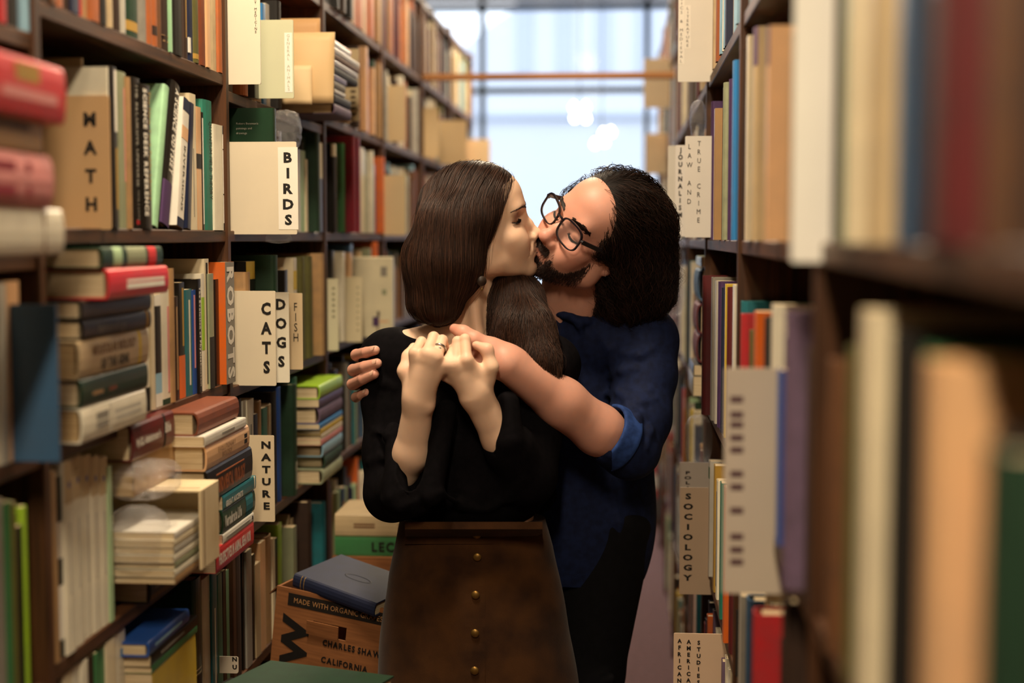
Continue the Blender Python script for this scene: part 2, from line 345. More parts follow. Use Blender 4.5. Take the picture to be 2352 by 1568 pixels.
def rec(M, t, d, h, col, kind='h', label=None, group=None, keep=False, **ex):
    b = dict(M=M, t=t, d=d, h=h, col=col, kind=kind, label=label, group=group, keep=keep, ex=ex)
    cs = [proj(M @ Vector(q)) for q in ((0, 0, 0), (t, 0, 0), (0, 0, h), (t, 0, h), (0, d * .6, 0), (t, d * .6, h))]
    c0 = M @ Vector((t / 2, 0, h / 2))
    if c0.y < .35: b['area'] = 0
    else:
        xs = [min(max(c[0], 0), 2352) for c in cs[:4]]; ys = [min(max(c[1], 0), 1568) for c in cs[:4]]
        b['area'] = (max(xs) - min(xs)) * (max(ys) - min(ys))
        cx = (max(xs) + min(xs)) / 2; cy = (max(ys) + min(ys)) / 2
        if (900 < cx < 1540 and 500 < cy) or (870 < cx < 1480 and 1100 < cy): b['area'] *= .02
    BOOKS.append(b); return b
def cover_mesh(t, d, h, kind):
    mb = MB(); hard = kind in 'hj'
    w = min(.0028, t * .2) if hard else min(.0006, t * .1); bu = min(t * .22, .009) if kind == 'h' else (min(t * .16, .005) if kind == 'j' else min(t * .06, .0012))
    n = 6 if hard else 4
    outer = [(0, d)] + [(t * (1 - math.cos(math.pi * k / n)) / 2, bu * (1 - math.sin(math.pi * k / n) ** .8)) for k in range(n + 1)] + [(t, d)]
    inner = [(w, d)] + [(w + (t - 2 * w) * (1 - math.cos(math.pi * k / n)) / 2, w + bu * (1 - math.sin(math.pi * k / n) ** .8)) for k in range(n + 1)] + [(t - w, d)]
    m = len(outer); vs = [(x, y, z) for z in (0, h) for x, y in outer] + [(x, y, z) for z in (0, h) for x, y in inner]
    fs = []
    for i in range(m - 1):
        fs.append((i, i + 1, m + i + 1, m + i)); fs.append((2 * m + i + 1, 2 * m + i, 3 * m + i, 3 * m + i + 1))
        fs.append((i + 1, i, 2 * m + i, 2 * m + i + 1)); fs.append((m + i, m + i + 1, 3 * m + i + 1, 3 * m + i))
    for i in (0, m - 1):
        q = (i, m + i, 3 * m + i, 2 * m + i); fs.append(q if i == 0 else q[::-1])
    mb.add(vs, fs); return mb, w, bu
def build_book(b):
    t, d, h = b['t'], b['d'], b['h']; kind = b['kind']; ex = b['ex']
    e = empty('book', b['M'], label=b['label'], cat='book', group=b['group'])
    mb, w, bu = cover_mesh(t, d, h, kind)
    cmat = MT['cloth'] if kind == 'h' else MT['jacket']
    obj('cover', mb, cmat, e, color=C(b['col']))
    ov = .003 if kind in 'hj' else .0003
    x0, x1 = w * 1.02, t - w * 1.02
    pg = MB()
    if x1 - x0 > .0012:
        yb = d - ov * 1.3; yf = w + bu + .0008; c = min(.004, (x1 - x0) * .25) if kind in 'hj' else 0
        prof = [(x0, yf), (x1, yf), (x1, yb), ((x0 + x1) / 2, yb - c), (x0, yb)]
        k = len(prof); pg.add([(x, y, z) for z in (ov, h - ov) for x, y in prof], [tuple(range(k))[::-1], tuple(range(k, 2 * k))] + [(i, (i + 1) % k, (i + 1) % k + k, i + k) for i in range(k)])
        obj('pages', pg, MT[ex.get('pg', 'pages')], e)
    f = -.00025
    for (z0, z1, ck) in ex.get('bands', []):
        bm = MB(); n = 6
        pts = [(t * (1 - math.cos(math.pi * k / n)) / 2, bu * (1 - math.sin(math.pi * k / n) ** .8) + f) for k in range(n + 1)]
        vs = [(x, y, z * h) for z in (z0, z1) for x, y in pts] + [(x, y + .0004, z * h) for z in (z0, z1) for x, y in pts]; m = n + 1
        bm.add(vs, [(i, i + 1, m + i + 1, m + i) for i in range(n)] + [(2 * m + i + 1, 2 * m + i, 3 * m + i, 3 * m + i + 1) for i in range(n)])
        obj('spine_band', bm, MT['paper'], e, color=C(ck))
    for tx in ex.get('text', []):
        # (string, colour, weight, centre height 0-1, length fraction, cap height fraction of t, orientation d(own)/h(orizontal), sideways 0-1)
        s, ck, wt, zc, ln, ch, ori, sd = tx
        tm = MB(); y = min(0., 0) + f - .0003 + (bu * .06)
        if ori == 'd': text_line(tm, s, (t * sd - ch * t / 2, y, h * (zc + ln / 2)), (0, 0, -1), (1, 0, 0), ch * t, wt, fit=ln * h)
        elif ori == 'u': text_line(tm, s, (t * sd + ch * t / 2, y, h * (zc - ln / 2)), (0, 0, 1), (-1, 0, 0), ch * t, wt, fit=ln * h)
        else: text_line(tm, s, (t * (.5 - ln / 2), y, h * zc - ch * t / 2), (1, 0, 0), (0, 0, 1), ch * t, wt, fit=ln * t)
        obj('title', tm, MT['ink'], e, color=C(ck))
    for (z0, z1, x0, x1, ck) in ex.get('marks', []):
        obj('spine_mark', MB().box((t * x0, f - .0002 + bu * .1, h * z0), (t * x1, f + .0004 + bu, h * z1)), MT['ink'], e, color=C(ck))
    return e
def upright(side, X, z, ya, yb, zt, col, kind, d, lean=0., **k):
    """spine on plane X, between ya<yb along the aisle, from z to zt"""
    if side == 'L': o = (X, ya, z); ax = ((0, 1, 0), (-1, 0, 0), (0, 0, 1))
    else: o = (X, yb, z); ax = ((0, -1, 0), (1, 0, 0), (0, 0, 1))
    M = frame(o, *ax)
    if lean:
        # lean: spine top moves along +local x by lean metres
        a = math.atan2(lean, zt - z); M = Matrix.Translation((0, 0, (yb - ya) * math.cos(a) * math.sin(a))) @ M @ Matrix.Rotation(a, 4, 'Y')
        return rec(M, (yb - ya) * math.cos(a), d, (zt - z) / math.cos(a), col, kind, **k)
    return rec(M, yb - ya, d, zt - z, col, kind, **k)
BIND = dict(h='cloth-bound hardback', j='jacketed hardback', p='paperback', s='thin booklet')
def fitlabel(s):
    w = s.split()
    return ' '.join(w[:16])
def row(side, X, z, px0, items, desc, group, dep=(.15, .22), py_mid=None):
    """items: (px_end, py_top, colour, kind, {extras}); books follow one another from px0, nearest first"""
    prev = px0; n = 0
    for it in items:
        pe, pt, ck, kind = it[:4]; ex = dict(it[4]) if len(it) > 4 else {}
        if ck is None: prev = pe; continue
        n += 1; off = ex.pop('off', RND.uniform(-.004, .003) if side == 'L' else RND.uniform(-.003, .004)); xs = X + (off if side == 'L' else off)
        lean = ex.pop('lean', 0.); zz = ex.pop('z', z); dd = ex.pop('d', RND.uniform(*dep)); ps = ex.pop('px0', prev); adv = ex.pop('adv', True)
        pym = py_mid if py_mid is not None else pt + 100
        a = PX(ps, pym, xs)[1]; c = PX(pe, pym, xs)[1]; ya, yb = min(a, c), max(a, c)
        zt = PX((ps + pe) / 2, pt, xs)[2] if pt is not None else zz + ex.pop('hh')
        ym_ = (ya + yb) / 2; bs_ = LB if side == 'L' else RB; bi_ = max([q for q in range(len(bs_) - 1) if bs_[q] <= ym_ + .001] or [0]); up_ = [q for q in (LZ[bi_] if side == 'L' else RZL) if q > zz + .1]
        if up_: zt = min(zt, min(up_) - TK - .004)
        if yb - ya > .07 and not lean:
            # a wide band in the picture is the near cover of a book standing a little proud of its neighbours
            w_ = .55; Yn = ya * w_ + yb * (1 - w_) if side == 'R' else ya * .6 + yb * .4; xs = PY(pe, pym, Yn)[0]; t_ = RND.uniform(.03, .042); y_ = Yn + t_; rf = random.Random(int(pe * 7))
            zt = PY(pe, pt, Yn)[2] if pt is not None else zt
            if up_: zt = min(zt, min(up_) - TK - .004)
            for lo_, hi_ in ((ya, Yn), (y_, yb)):
                f_ = lo_ + .001
                while f_ < hi_ - .012:
                    tt = min(rf.uniform(.014, .032), hi_ - f_); ckf = rf.choice([ck, 'dbrown', 'char', 'beige', 'grey']); upright(side, X + (-.012 if side == 'L' else .012), zz + .0004, f_ + .0005, f_ + tt - .0005, zz + (zt - zz) * rf.uniform(.8, .96), ckf, 'p', .15, label='x')['area'] = -1; f_ += tt
            ya, yb = Yn, y_; dd += .01
        g = min(.0006, (yb - ya) * .05)
        lab = ex.pop('label', None) or fitlabel('%s %s, %s %s' % (PAL[ck][0], BIND[kind], ORD[n], desc))
        upright(side, xs, zz + .0004, ya + g, yb - g, zt, ck, kind, dd, lean, label=lab, group=group, **ex)
        if adv: prev = pe
def flat(px_n, px_f, pt, pb, X, wid, ck, kind, label, group, z=None, side='L', yaw=0., **ex):
    """book lying flat, spine to the aisle; near spine end at px_n, far at px_f; pt/pb = top and bottom pixel of its near end"""
    a = PX(px_n, (pt + pb) / 2, X); c = PX(px_f, (pt + pb) / 2, X)
    z1 = PX(px_n, pt, X)[2]; z0 = PX(px_n, pb, X)[2] if z is None else z
    ya, yb = min(a[1], c[1]), max(a[1], c[1])
    if side == 'L':
        M = frame((X, yb, z0), (0, 0, 1), (-1, 0, 0), (0, -1, 0))
    else:
        M = frame((X, ya, z0), (0, 0, 1), (1, 0, 0), (0, 1, 0))
    if yaw: M = Matrix.Translation((X, (ya + yb) / 2, z0)) @ Matrix.Rotation(yaw, 4, 'Z') @ Matrix.Translation((-X, -(ya + yb) / 2, -z0)) @ M
    rec(M, z1 - z0, wid, yb - ya, ck, kind, label=label, group=group, keep=True, **ex)
    return z1
# ------------------------------------------------------------------ card dividers with printed subject names
def board(px0, px1, py0, py1, Y, lines, label, col='ddd2b8', into=0., side='L', rot=0., ink='black', th=.003, corner=.0028):
    a = PY(px0, py1, Y); c = PY(px1, py0, Y); w = c[0] - a[0]; h = c[2] - a[2]
    x0 = -into if side == 'L' else 0; x1 = w if side == 'L' else w + into
    M = Matrix.Translation((a[0], Y, a[2]))
    if rot: M = M @ Matrix.Rotation(rot, 4, 'Z')
    e = empty('sign_card', M, label=label, cat='sign', group='subject divider cards')
    pts = []
    for cx, cz, a0 in ((x1 - corner, h - corner, 0), (x0 + corner, h - corner, 90), (x0 + corner, corner, 180), (x1 - corner, corner, 270)):
        for k in range(4):
            q = math.radians(a0 + 30 * k); pts.append((cx + corner * math.cos(q), cz + corner * math.sin(q)))
    n = len(pts); mb = MB(); mb.add([(x, 0, z) for x, z in pts] + [(x, th, z) for x, z in pts], [tuple(range(n))[::-1], tuple(range(n, 2 * n))] + [(i, (i + 1) % n, (i + 1) % n + n, i + n) for i in range(n)])
    obj('card', mb, MT['board'], e, color=srgb(col))
    for ln in lines:
        s, lx, ya, yb, hp = ln[:5]; wt = ln[5] if len(ln) > 5 else 'b'; ws = ln[6] if len(ln) > 6 else 1.; strip = ln[7] if len(ln) > 7 else None
        p = PY(lx, ya, Y); q = PY(lx, yb, Y); ppm = abs(p[2] - q[2]) / max(abs(yb - ya), 1e-6); pitch = abs(p[2] - q[2]) / max(len(s) - 1, 1)
        if hp >= 10:
            for i_, ch_ in enumerate(s):
                if ch_ == ' ': continue
                tm = MB(); text_stack(tm, ch_, (p[0] - a[0], -.0006, p[2] - a[2] - pitch * i_), (1, 0, 0), (0, 0, 1), hp * ppm, pitch, wt, ws); obj('letter', tm, MT['ink'], e, color=C(ink))
        else:
            tm = MB(); text_stack(tm, s, (p[0] - a[0], -.0006, p[2] - a[2]), (1, 0, 0), (0, 0, 1), hp * ppm, pitch, wt, ws); obj('lettering', tm, MT['ink'], e, color=C(ink))
        if strip:
            sw = strip * ppm; obj('paper_strip', MB().box((p[0] - a[0] - sw / 2, -.0004, q[2] - a[2] - hp * ppm), (p[0] - a[0] + sw / 2, -.0001, p[2] - a[2] + hp * ppm)), MT['board'], e, color=srgb('ece7da'))
    return e
# ================================================================== left: bookcase with the MATH sign
gA = 'books on the row above the MATH sign'
row('L', XL, 1.83, 99, [(122, None, 'black', 'h', dict(hh=.24)), (134, None, 'brown', 'h', dict(hh=.22)), (150, None, 'borange', 'h', dict(hh=.23)), (166, None, 'dbrown', 'h', dict(hh=.24)), (186, None, 'navy', 'h', dict(hh=.25)), (192, None, 'red', 'h', dict(hh=.22)), (206, None, 'tan', 'h', dict(hh=.22)), (239, None, 'borange', 'h', dict(hh=.25)),
 (250, None, 'char', 'h', dict(hh=.24)), (266, None, 'beige', 'h', dict(hh=.23)), (282, None, 'dbrown', 'h', dict(hh=.24)), (293, None, 'lgrey', 'j', dict(hh=.23)), (325, None, 'dgreen', 'h', dict(hh=.25, bands=[(.04, .1, 'gold')])), (343, None, 'grey', 'h', dict(hh=.24)), (354, None, 'borange', 'h', dict(hh=.22)), (366, None, 'borange', 'h', dict(hh=.22, bands=[(.08, .15, 'dbrown')])), (374, None, 'brown', 'h', dict(hh=.23)),
 (393, None, 'dbrown', 'h', dict(hh=.24, marks=[(.06, .07, .2, .8, 'tan'), (.1, .104, .1, .9, 'tan')])), (398, None, 'mint', 'p', dict(hh=.24)), (425, None, 'black', 'h', dict(hh=.26)), (434, None, 'dbrown', 'h', dict(hh=.25, marks=[(.15, .7, .4, .6, 'gold')])), (448, None, 'navy', 'h', dict(hh=.24, marks=[(.06, .17, .1, .6, 'white')])), (461, None, 'olive', 'h', dict(hh=.23, bands=[(.03, .07, 'gold')])), (477, None, 'rbrown', 'h', dict(hh=.24)), (486, None, 'peach', 'p', dict(hh=.24)), (505, None, 'beige', 'h', dict(hh=.25)), (514, None, 'borange', 'h', dict(hh=.23))],
 'from the left on the row above the MATH sign', gA, py_mid=150)
gB = 'books on the row to the right of the MATH sign'
dB = 'from the left on the row right of the MATH sign'
row('L', XL, 1.533, 252, [
 (273, 153, 'black', 'j', dict(marks=[(.6, .98, .55, .8, 'white'), (.12, .5, .6, .8, 'gold')], d=.2)), (294, 166, 'sage', 'j', dict(marks=[(.3, .9, .55, .7, 'pink')])), (304, 178, 'tan', 'h', dict(pg='pages2')),
 (326, 179, 'black', 'j', dict(text=[('THE RECURSIVE UNIVERSE', 'lgrey', 'r', .62, .68, .32, 'd', .5), ('WILLIAM', 'grey', 'r', .16, .2, .22, 'd', .5)], marks=[(.03, .06, .3, .6, 'red')], label='black book with THE RECURSIVE UNIVERSE on its spine')),
 (350, 195, 'black', 'j', dict(text=[('SCIENCE DESK REFERENCE', 'white', 'b', .53, .88, .34, 'd', .33), ('The New York Public Library', 'gold', 'r', .58, .76, .26, 'd', .76)], label='black book with SCIENCE DESK REFERENCE in white on its spine')),
 (363, 194, 'mint', 'h', dict(lean=.072, d=.19, label='mint green hardback leaning right between two black books')),
 (389, 192, 'black', 'j', dict(px0=368, lean=.075, d=.21, text=[('A SCIENCE ODYSSEY', 'white', 'b', .66, .6, .42, 'd', .55)], bands=[(.0, .3, 'purple')], label='leaning black and purple book with A SCIENCE ODYSSEY on its spine')),
 (420, 228, 'white', 'p', dict(px0=404, lean=.05, bands=[(.9, 1, 'navy'), (.68, .78, 'peach'), (0, .07, 'navy')], text=[('INVERSIONS', 'char', 'r', .38, .5, .3, 'd', .5)], label='white and navy paperback leaning right beside the leaning black book')),
 (437, 236, 'navy', 'p', dict(px0=427, lean=.03)), (452, 216, 'cream', 'p', dict(marks=[(.1, .6, .4, .5, 'grey')])), (464, 246, 'peach', 'p', dict(bands=[(.5, .62, 'char')])), (469, 258, 'black', 'p', dict(marks=[(.05, .95, .3, .7, 'white')])),
 (493, 231, 'tgreen', 'h', dict(text=[('QUANTUM FIELD THEORY', 'black', 'r', .54, .6, .3, 'd', .62)], label='teal green hardback with QUANTUM FIELD THEORY on its spine')), (513, 287, 'ivory', 'p', dict(off=.002)), (521, 290, 'white', 'p', dict(bands=[(.92, 1, 'black'), (.77, .78, 'black'), (.34, .35, 'black'), (0, .07, 'black')]))], dB, gB)
# books standing behind the MATH card
for (pe, tp, ck, yy, tt) in ((188, 133, 'beige', 2.0462, .008), (246, 153, 'ivory', 2.0395, .0062)):
    xs_ = PY(pe, 190, yy)[0]; rec(frame((xs_, yy, 1.5335), (0, 1, 0), (-1, 0, 0), (0, 0, 1)), tt, .14, PY(pe, tp, yy)[2] - 1.5335, ck, 'p', keep=True, label={'beige': 'beige paperback rising deepest behind the MATH card', 'ivory': 'ivory paperback rising directly behind the MATH card'}[ck], group=gB)
gC = 'books on the row with the ROBOTS spine'
row('L', XL, 1.24, 334, [
 (348, 672, 'ivory', 'p', dict(bands=[(.0, .2, 'black')])), (357, 668, 'cream', 'p'), (372, 676, 'black', 'p', dict(bands=[(.0, .12, 'white'), (.12, .3, 'lblue'), (.9, 1, 'white')])), (393, 664, 'ivory', 'p', dict(marks=[(.1, .85, .6, .78, 'pink')], bands=[(0, .05, 'dgreen')])), (404, 616, 'tan', 'h', dict(pg='pages2')), (411, 680, 'dbrown', 'p', dict(marks=[(.1, .9, .3, .6, 'tan')])),
 (426, 648, 'black', 'p', dict(bands=[(0, .37, 'orange')], marks=[(.45, .95, .55, .75, 'gold')], label='black book with orange lower spine left of teal book')), (443, 664, 'teal', 'p', dict(marks=[(.1, .9, .5, .65, 'ivory')])), (455, 665, 'blue', 'p', dict(marks=[(.25, .95, .3, .5, 'pink')])),
 (464, 640, 'black', 'p', dict(text=[('The Evolution of Physics', 'white', 'b', .6, .66, .4, 'd', .5), ('Einstein', 'white', 'r', .16, .2, .35, 'd', .5)], label='black paperback with The Evolution of Physics on its spine')), (471, 628, 'ivory', 'p', dict(bands=[(.35, .8, 'lime')])), (482, 594, 'cream', 'p', dict(marks=[(.04, .97, .25, .6, 'black')])), (493, 628, 'sage', 'p', dict(bands=[(0, .45, 'char')])), (507, 641, 'black', 'j')],
 'from the left on the row ending with the ROBOTS spine', gC)
ya, yb = PX(507, 700, XL)[1], PX(527, 700, XL)[1]
xr = PY(520, 740, ya)[0]
upright('L', xr, 1.2404, ya, ya + .062, PX(505, 602, XL)[2], 'orange', 'p', .2, keep=True, label='large orange book with grey spine reading ROBOTS', group=gC, bands=[(0, 1, 'grey')], text=[('ROBOTS', 'white', 'b', .5, .92, .72, 'd', .5)])
# pile lying in front of the ROBOTS row
gD = 'books in the pile left of the ROBOTS row'
XD = -.727; zz = 1.2405
zz = flat(190, 338, 938, 1018, XD, .2, 'ivory', 'j', 'cream thick book with a grey emblem, bottom of the tall pile', gD, z=zz, marks=[(.62, .8, .3, .75, 'grey'), (.1, .52, .55, .66, 'lgrey'), (.1, .5, .36, .46, 'lgrey'), (.58, .59, .1, .9, 'lgrey')], pg='pages2')
zz = flat(188, 341, 872, 934, XD, .19, 'dgreen', 'j', 'dark green book with red top edge, second from bottom of tall pile', gD, z=zz, marks=[(.7, .85, .35, .5, 'tan'), (.5, .62, .35, .5, 'rbrown')])
zz = flat(183, 343, 784, 870, XD, .2, 'beige', 'j', 'grey-beige thick book reading MOLECULAR BIOLOGY OF THE GENE', gD, z=zz, text=[('MOLECULAR BIOLOGY', 'brown', 'b', .52, .62, .26, 'd', .7), ('OF THE GENE', 'char', 'b', .52, .4, .26, 'd', .3)], bands=[(.12, .16, 'yellow')], pg='pages2')
zz = flat(192, 348, 735, 781, XD, .19, 'black', 'j', 'black book with faint Immunology lettering in the tall pile', gD, z=zz, text=[('Immunology', 'grey', 'r', .6, .4, .5, 'd', .5)], bands=[(.04, .08, 'gold')])
zz = flat(190, 348, 690, 727, XD, .19, 'char', 'j', 'charcoal plain book under the red book in the tall pile', gD, z=zz)
zz = flat(251, 388, 618, 682, -.70, .19, 'bred', 'j', 'bright red book with white title block near the pile top', gD, z=zz, marks=[(.08, .72, .3, .62, 'white')])
zz = flat(237, 374, 568, 608, -.705, .19, 'dgreen', 'j', 'green and black book with red patch topping the tall pile', gD, z=zz, bands=[(.12, .26, 'bred'), (.3, .62, 'sage'), (.7, .84, 'lgreen')])
# journals and stacks on the shelf below
gE = 'books on the shelf below the tall pile'
row('L', XL, .945, 113, [(134, 1083, 'tan', 'p'), (151, 1090, 'black', 'p', dict(bands=[(.1, .4, 'white'), (.55, .75, 'white')]))] + [(x, 1040 + k * 2, 'ivory', 'p', dict(bands=[(.78, 1, 'beige')], marks=[(.86, .89, .4, .6, 'blue'), (.3, .68, .45, .6, 'lgrey')])) for k, x in enumerate((172, 192, 213, 232, 251))] + [(262, 1068, 'lgreen', 'p')], 'from the left among journals below the tall pile', gE, d if False else (.16, .2), py_mid=1250)
zz = flat(347, 437, 1318, 1364, -.735, .2, 'black', 'j', 'black thick book lying under the plastic bag of magazines', gE, z=.9455, marks=[(.1, .9, .4, .55, 'grey')])
zM = zz
for k, (ck, pa, wd) in enumerate((('tan', 352, .17), ('ivory', 345, .16), ('sage', 352, .15), ('ivory', 340, .15), ('lgrey', 346, .15), ('cream', 342, .14), ('white', 350, .14))):
    a = 2.08 + (pa - 340) * .0006
    rec(frame((-.675, a + .198, zz + .0003), (0, 0, 1), (-1, 0, 0), (0, -1, 0)), .011, min(wd, .155), .198, ck, 's', keep=True, label=['tan', 'ivory', 'sage', 'second ivory', 'light grey', 'cream', 'white'][k] + ' magazine, %s from the bottom inside the cream slipcase' % ORD[k + 1], group='magazines in the slipcase'); zz += .0115
gF = 'books in the pile in front of the NATURE sign'
XF = -.69; zz = .9455
zz = flat(497, 584, 1262, 1296, XF, .18, 'bred', 'p', 'red thin book reading PERSPECTIVES IN ANIMAL BEHAVIOR at pile bottom', gF, z=zz, text=[('PERSPECTIVES IN ANIMAL BEHAVIOR', 'white', 'b', .52, .84, .45, 'd', .5)])
zRed = zz
zz = flat(513, 584, 1228, 1262, XF, .18, 'white', 'p', 'white book with grey title above the red one', gF, z=zz, marks=[(.15, .9, .35, .55, 'grey'), (.03, .06, .3, .7, 'black')])
zz = flat(513, 587, 1172, 1212, XF, .2, 'dgreen', 'j', 'dark green glossy book reading Vertebrate Life', gF, z=zz, text=[('Vertebrate Life', 'white', 'b', .7, .5, .46, 'd', .5)], bands=[(.08, .3, 'teal')])
zz = flat(513, 589, 1140, 1168, XF, .2, 'teal', 'p', 'teal book reading GREAT ASCENTS above the Vertebrate Life book', gF, z=zz, text=[('GREAT ASCENTS', 'white', 'b', .68, .5, .42, 'd', .35)], bands=[(.03, .07, 'ivory')])
zTeal = zz
zz = flat(478, 581, 1082, 1135, XF, .2, 'black', 'j', 'black thick book reading FUNDAMENTAL VIROLOGY in copper letters', gF, z=zz, text=[('FUNDAMENTAL VIROLOGY', 'borange', 'b', .5, .62, .42, 'd', .42)], marks=[(.2, .82, .72, .76, 'borange')])
zz = flat(475, 574, 1024, 1074, XF, .2, 'peach', 'j', 'peach thick book reading EVOLUTIONARY BIOLOGY', gF, z=zz, text=[('EVOLUTIONARY', 'brown', 'r', .55, .4, .2, 'd', .62), ('BIOLOGY', 'brown', 'r', .55, .22, .2, 'd', .36)], marks=[(.06, .13, .3, .7, 'black')])
zz = flat(470, 566, 1003, 1020, XF, .19, 'white', 'p', 'thin white paperback under the brown leather-look book', gF, z=zz, marks=[(.3, .6, .4, .6, 'grey')])
zz = flat(457, 550, 948, 1004, -.70, .18, 'rbrown', 'h', 'red-brown leather-look book topping the pile by the NATURE sign', gF, z=zz, marks=[(.4, .75, .45, .6, 'brown'), (.1, .32, .5, .62, 'sblue')])
# slipcase lying on its side, open toward the camera
sc0 = PX(462, 1200, -.662); zS = max(zM, zRed) + .0008
sl = empty('slipcase', Matrix.Translation((-.662, sc0[1], zS)), label='cream cardboard slipcase lying open around plastic-wrapped magazines', cat='slipcase')
MT['slip'] = nmat('slipcase_card', srgb('d8c6a0'), .7, srgb('c2ab82'), scale=10); hS = .128
for nm, lo, hi in (('side', (-.004, 0, 0), (0, .1, hS)), ('side', (-.185, 0, 0), (-.181, .1, hS)), ('top', (-.181, 0, hS - .004), (-.004, .1, hS)), ('end', (-.181, .096, .001), (-.004, .1, hS - .004))):
    obj(nm, MB().bbox(lo, hi, .001), MT['slip'], sl)
obj('edge_line', MB().box((.0001, .016, .003), (.0006, .018, hS - .003)), MT['ink'], sl, color=C('brown'))
obj('edge_line', MB().box((-.17, .016, hS + .0001), (-.006, .018, hS + .0006)), MT['ink'], sl, color=C('brown'))
# plastic wrapped parcel and the database manual on top
zs = PX(310, 1130, -.74)[2]
zp0 = zS + hS + .001; zp1 = PX(306, 1062, -.735)[2]
rec(frame((-.745, PX(300, 1080, -.745)[1] + .23, zp0), (0, 0, 1), (-1, 0, 0), (0, -1, 0)), zp1 - zp0 - .001, .17, .215, 'tan', 'p', keep=True, label='tan paperback wrapped in clear plastic under the maroon manual', group=gE, pg='pages2')
flat(306, 402, 978, 1062, -.735, .19, 'maroon', 'j', "maroon thick manual reading MySQL Administrator's Bible", gE, z=zp1, text=[("MySQL Administrator's", 'white', 'b', .64, .56, .22, 'd', .5), ('Bible', 'white', 'b', .17, .0 + .14, .3, 'd', .6)], bands=[(.22, .27, 'black')])
# ------------------------------------------------------------------ lowest visible row
gG = 'books on the lowest visible left row'
row('L', XL, .645, 143, [(164, 1503, 'cream', 'h'), (186, 1500, 'ivory', 'h'), (206, 1500, 'ivory', 'h'), (217, 1490, 'dbrown', 'p'), (224, 1490, 'green', 'p'), (243, 1486, 'green', 'p'), (267, 1468, 'cream', 'p'), (289, 1438, 'ivory', 'p', dict(marks=[(.85, .9, .4, .7, 'sky')])), (447, None, None, None), (466, 1325, 'dgreen', 'j', dict(bands=[(.0, .32, 'dbrown'), (.33, .34, 'cream'), (.36, .37, 'cream')])), (488, 1322, 'cream', 'p', dict(marks=[(.1, .8, .75, .9, 'char')])), (501, 1300, 'teal', 'p', dict(marks=[(.1, .7, .4, .6, 'ivory')])), (513, 1315, 'tgreen', 'p'), (522, 1308, 'char', 'p'), (536, 1303, 'mint', 'p', dict(marks=[(.08, .72, .55, .72, 'dgreen')]))], 'from the left on the lowest visible left row', gG, py_mid=1450)
zz = .6455
zz = flat(352, 452, 1545, 1580, -.72, .19, 'yellow', 'p', 'yellow book at bottom of small pile on lowest row', gG, z=zz)
zz = flat(350, 455, 1530, 1552, -.72, .19, 'green', 'p', 'green book under the black one in lowest row pile', gG, z=zz)
zz = flat(348, 455, 1505, 1538, -.72, .19, 'black', 'p', 'black book under the blue one in lowest row pile', gG, z=zz, marks=[(.3, .8, .4, .6, 'grey')])
zz = flat(343, 437, 1476, 1540, -.72, .17, 'blue', 'j', 'blue book with yellow-green cover on lowest row pile', gG, z=zz, marks=[(.2, .85, .4, .6, 'lblue')])
zz = flat(296, 410, 1442, 1490, -.78, .16, 'char', 'h', 'charcoal book lying on top of the blue one', gG, z=zz)
# ================================================================== left edge
gH = 'books in the blurred pile at the left edge'
zz = 1.5005; XH = -.655
zz = flat(-70, 148, 470, 590, XH, .19, 'ivory', 'j', 'white thick book at bottom of the blurred left pile', gH, z=zz, marks=[(.22, .235, .1, .9, 'brown')])
zz = flat(-60, 124, 330, 470, XH + .005, .18, 'pink', 'h', 'dusty pink book above the white one in the left pile', gH, z=zz, marks=[(.3, .36, .2, .8, 'crimson'), (.5, .9, .2, .8, 'crimson')])
zz = flat(-60, 97, 250, 345, XH, .17, 'tan', 'p', 'tan paperback second from top of the blurred left pile', gH, z=zz, marks=[(.2, .9, .65, .85, 'dbrown')], pg='pages2')
zz = flat(-70, 150, 92, 225, XH + .012, .17, 'bred', 'j', 'red and yellow glossy book topping the blurred left pile', gH, z=zz, marks=[(.3, .55, .6, .9, 'gold'), (.1, .7, .3, .5, 'pink')])
gI = 'books in the leftmost bookcase'
row('L', XL, 1.782, 0, [(17, None, 'red', 'h', dict(hh=.22)), (50, None, 'char', 'h', dict(hh=.24)), (72, None, 'lblue', 'p', dict(hh=.22))], 'from the left on the top row of leftmost bookcase', gI, py_mid=40)
row('L', XL, 1.24, -70, [(-30, 640, 'tan', 'h'), (0, 650, 'ivory', 'p'), (20, 650, 'lgrey', 'p'), (50, 645, 'peach', 'p'), (70, 708, 'black', 'p')], 'from the left on the middle row of leftmost bookcase', gI, py_mid=850)
y0 = PX(132, 880, -.70)[1]
upright('L', -.70, 1.2404, y0, y0 + .006, PX(110, 697, -.72)[2], 'sblue', 's', .2, keep=True, label='steel blue booklet standing out from the leftmost bookcase', group=gI)
row('L', XL, .93, -40, [(-10, 1150, 'cream', 'p'), (13, 1145, 'grey', 'p'), (33, 1150, 'green', 'p'), (42, 1150, 'olive', 'p'), (56, 1205, 'black', 'p'), (66, 1160, 'lime', 'p')], 'from the left on the lower row of leftmost bookcase', gI, py_mid=1350)
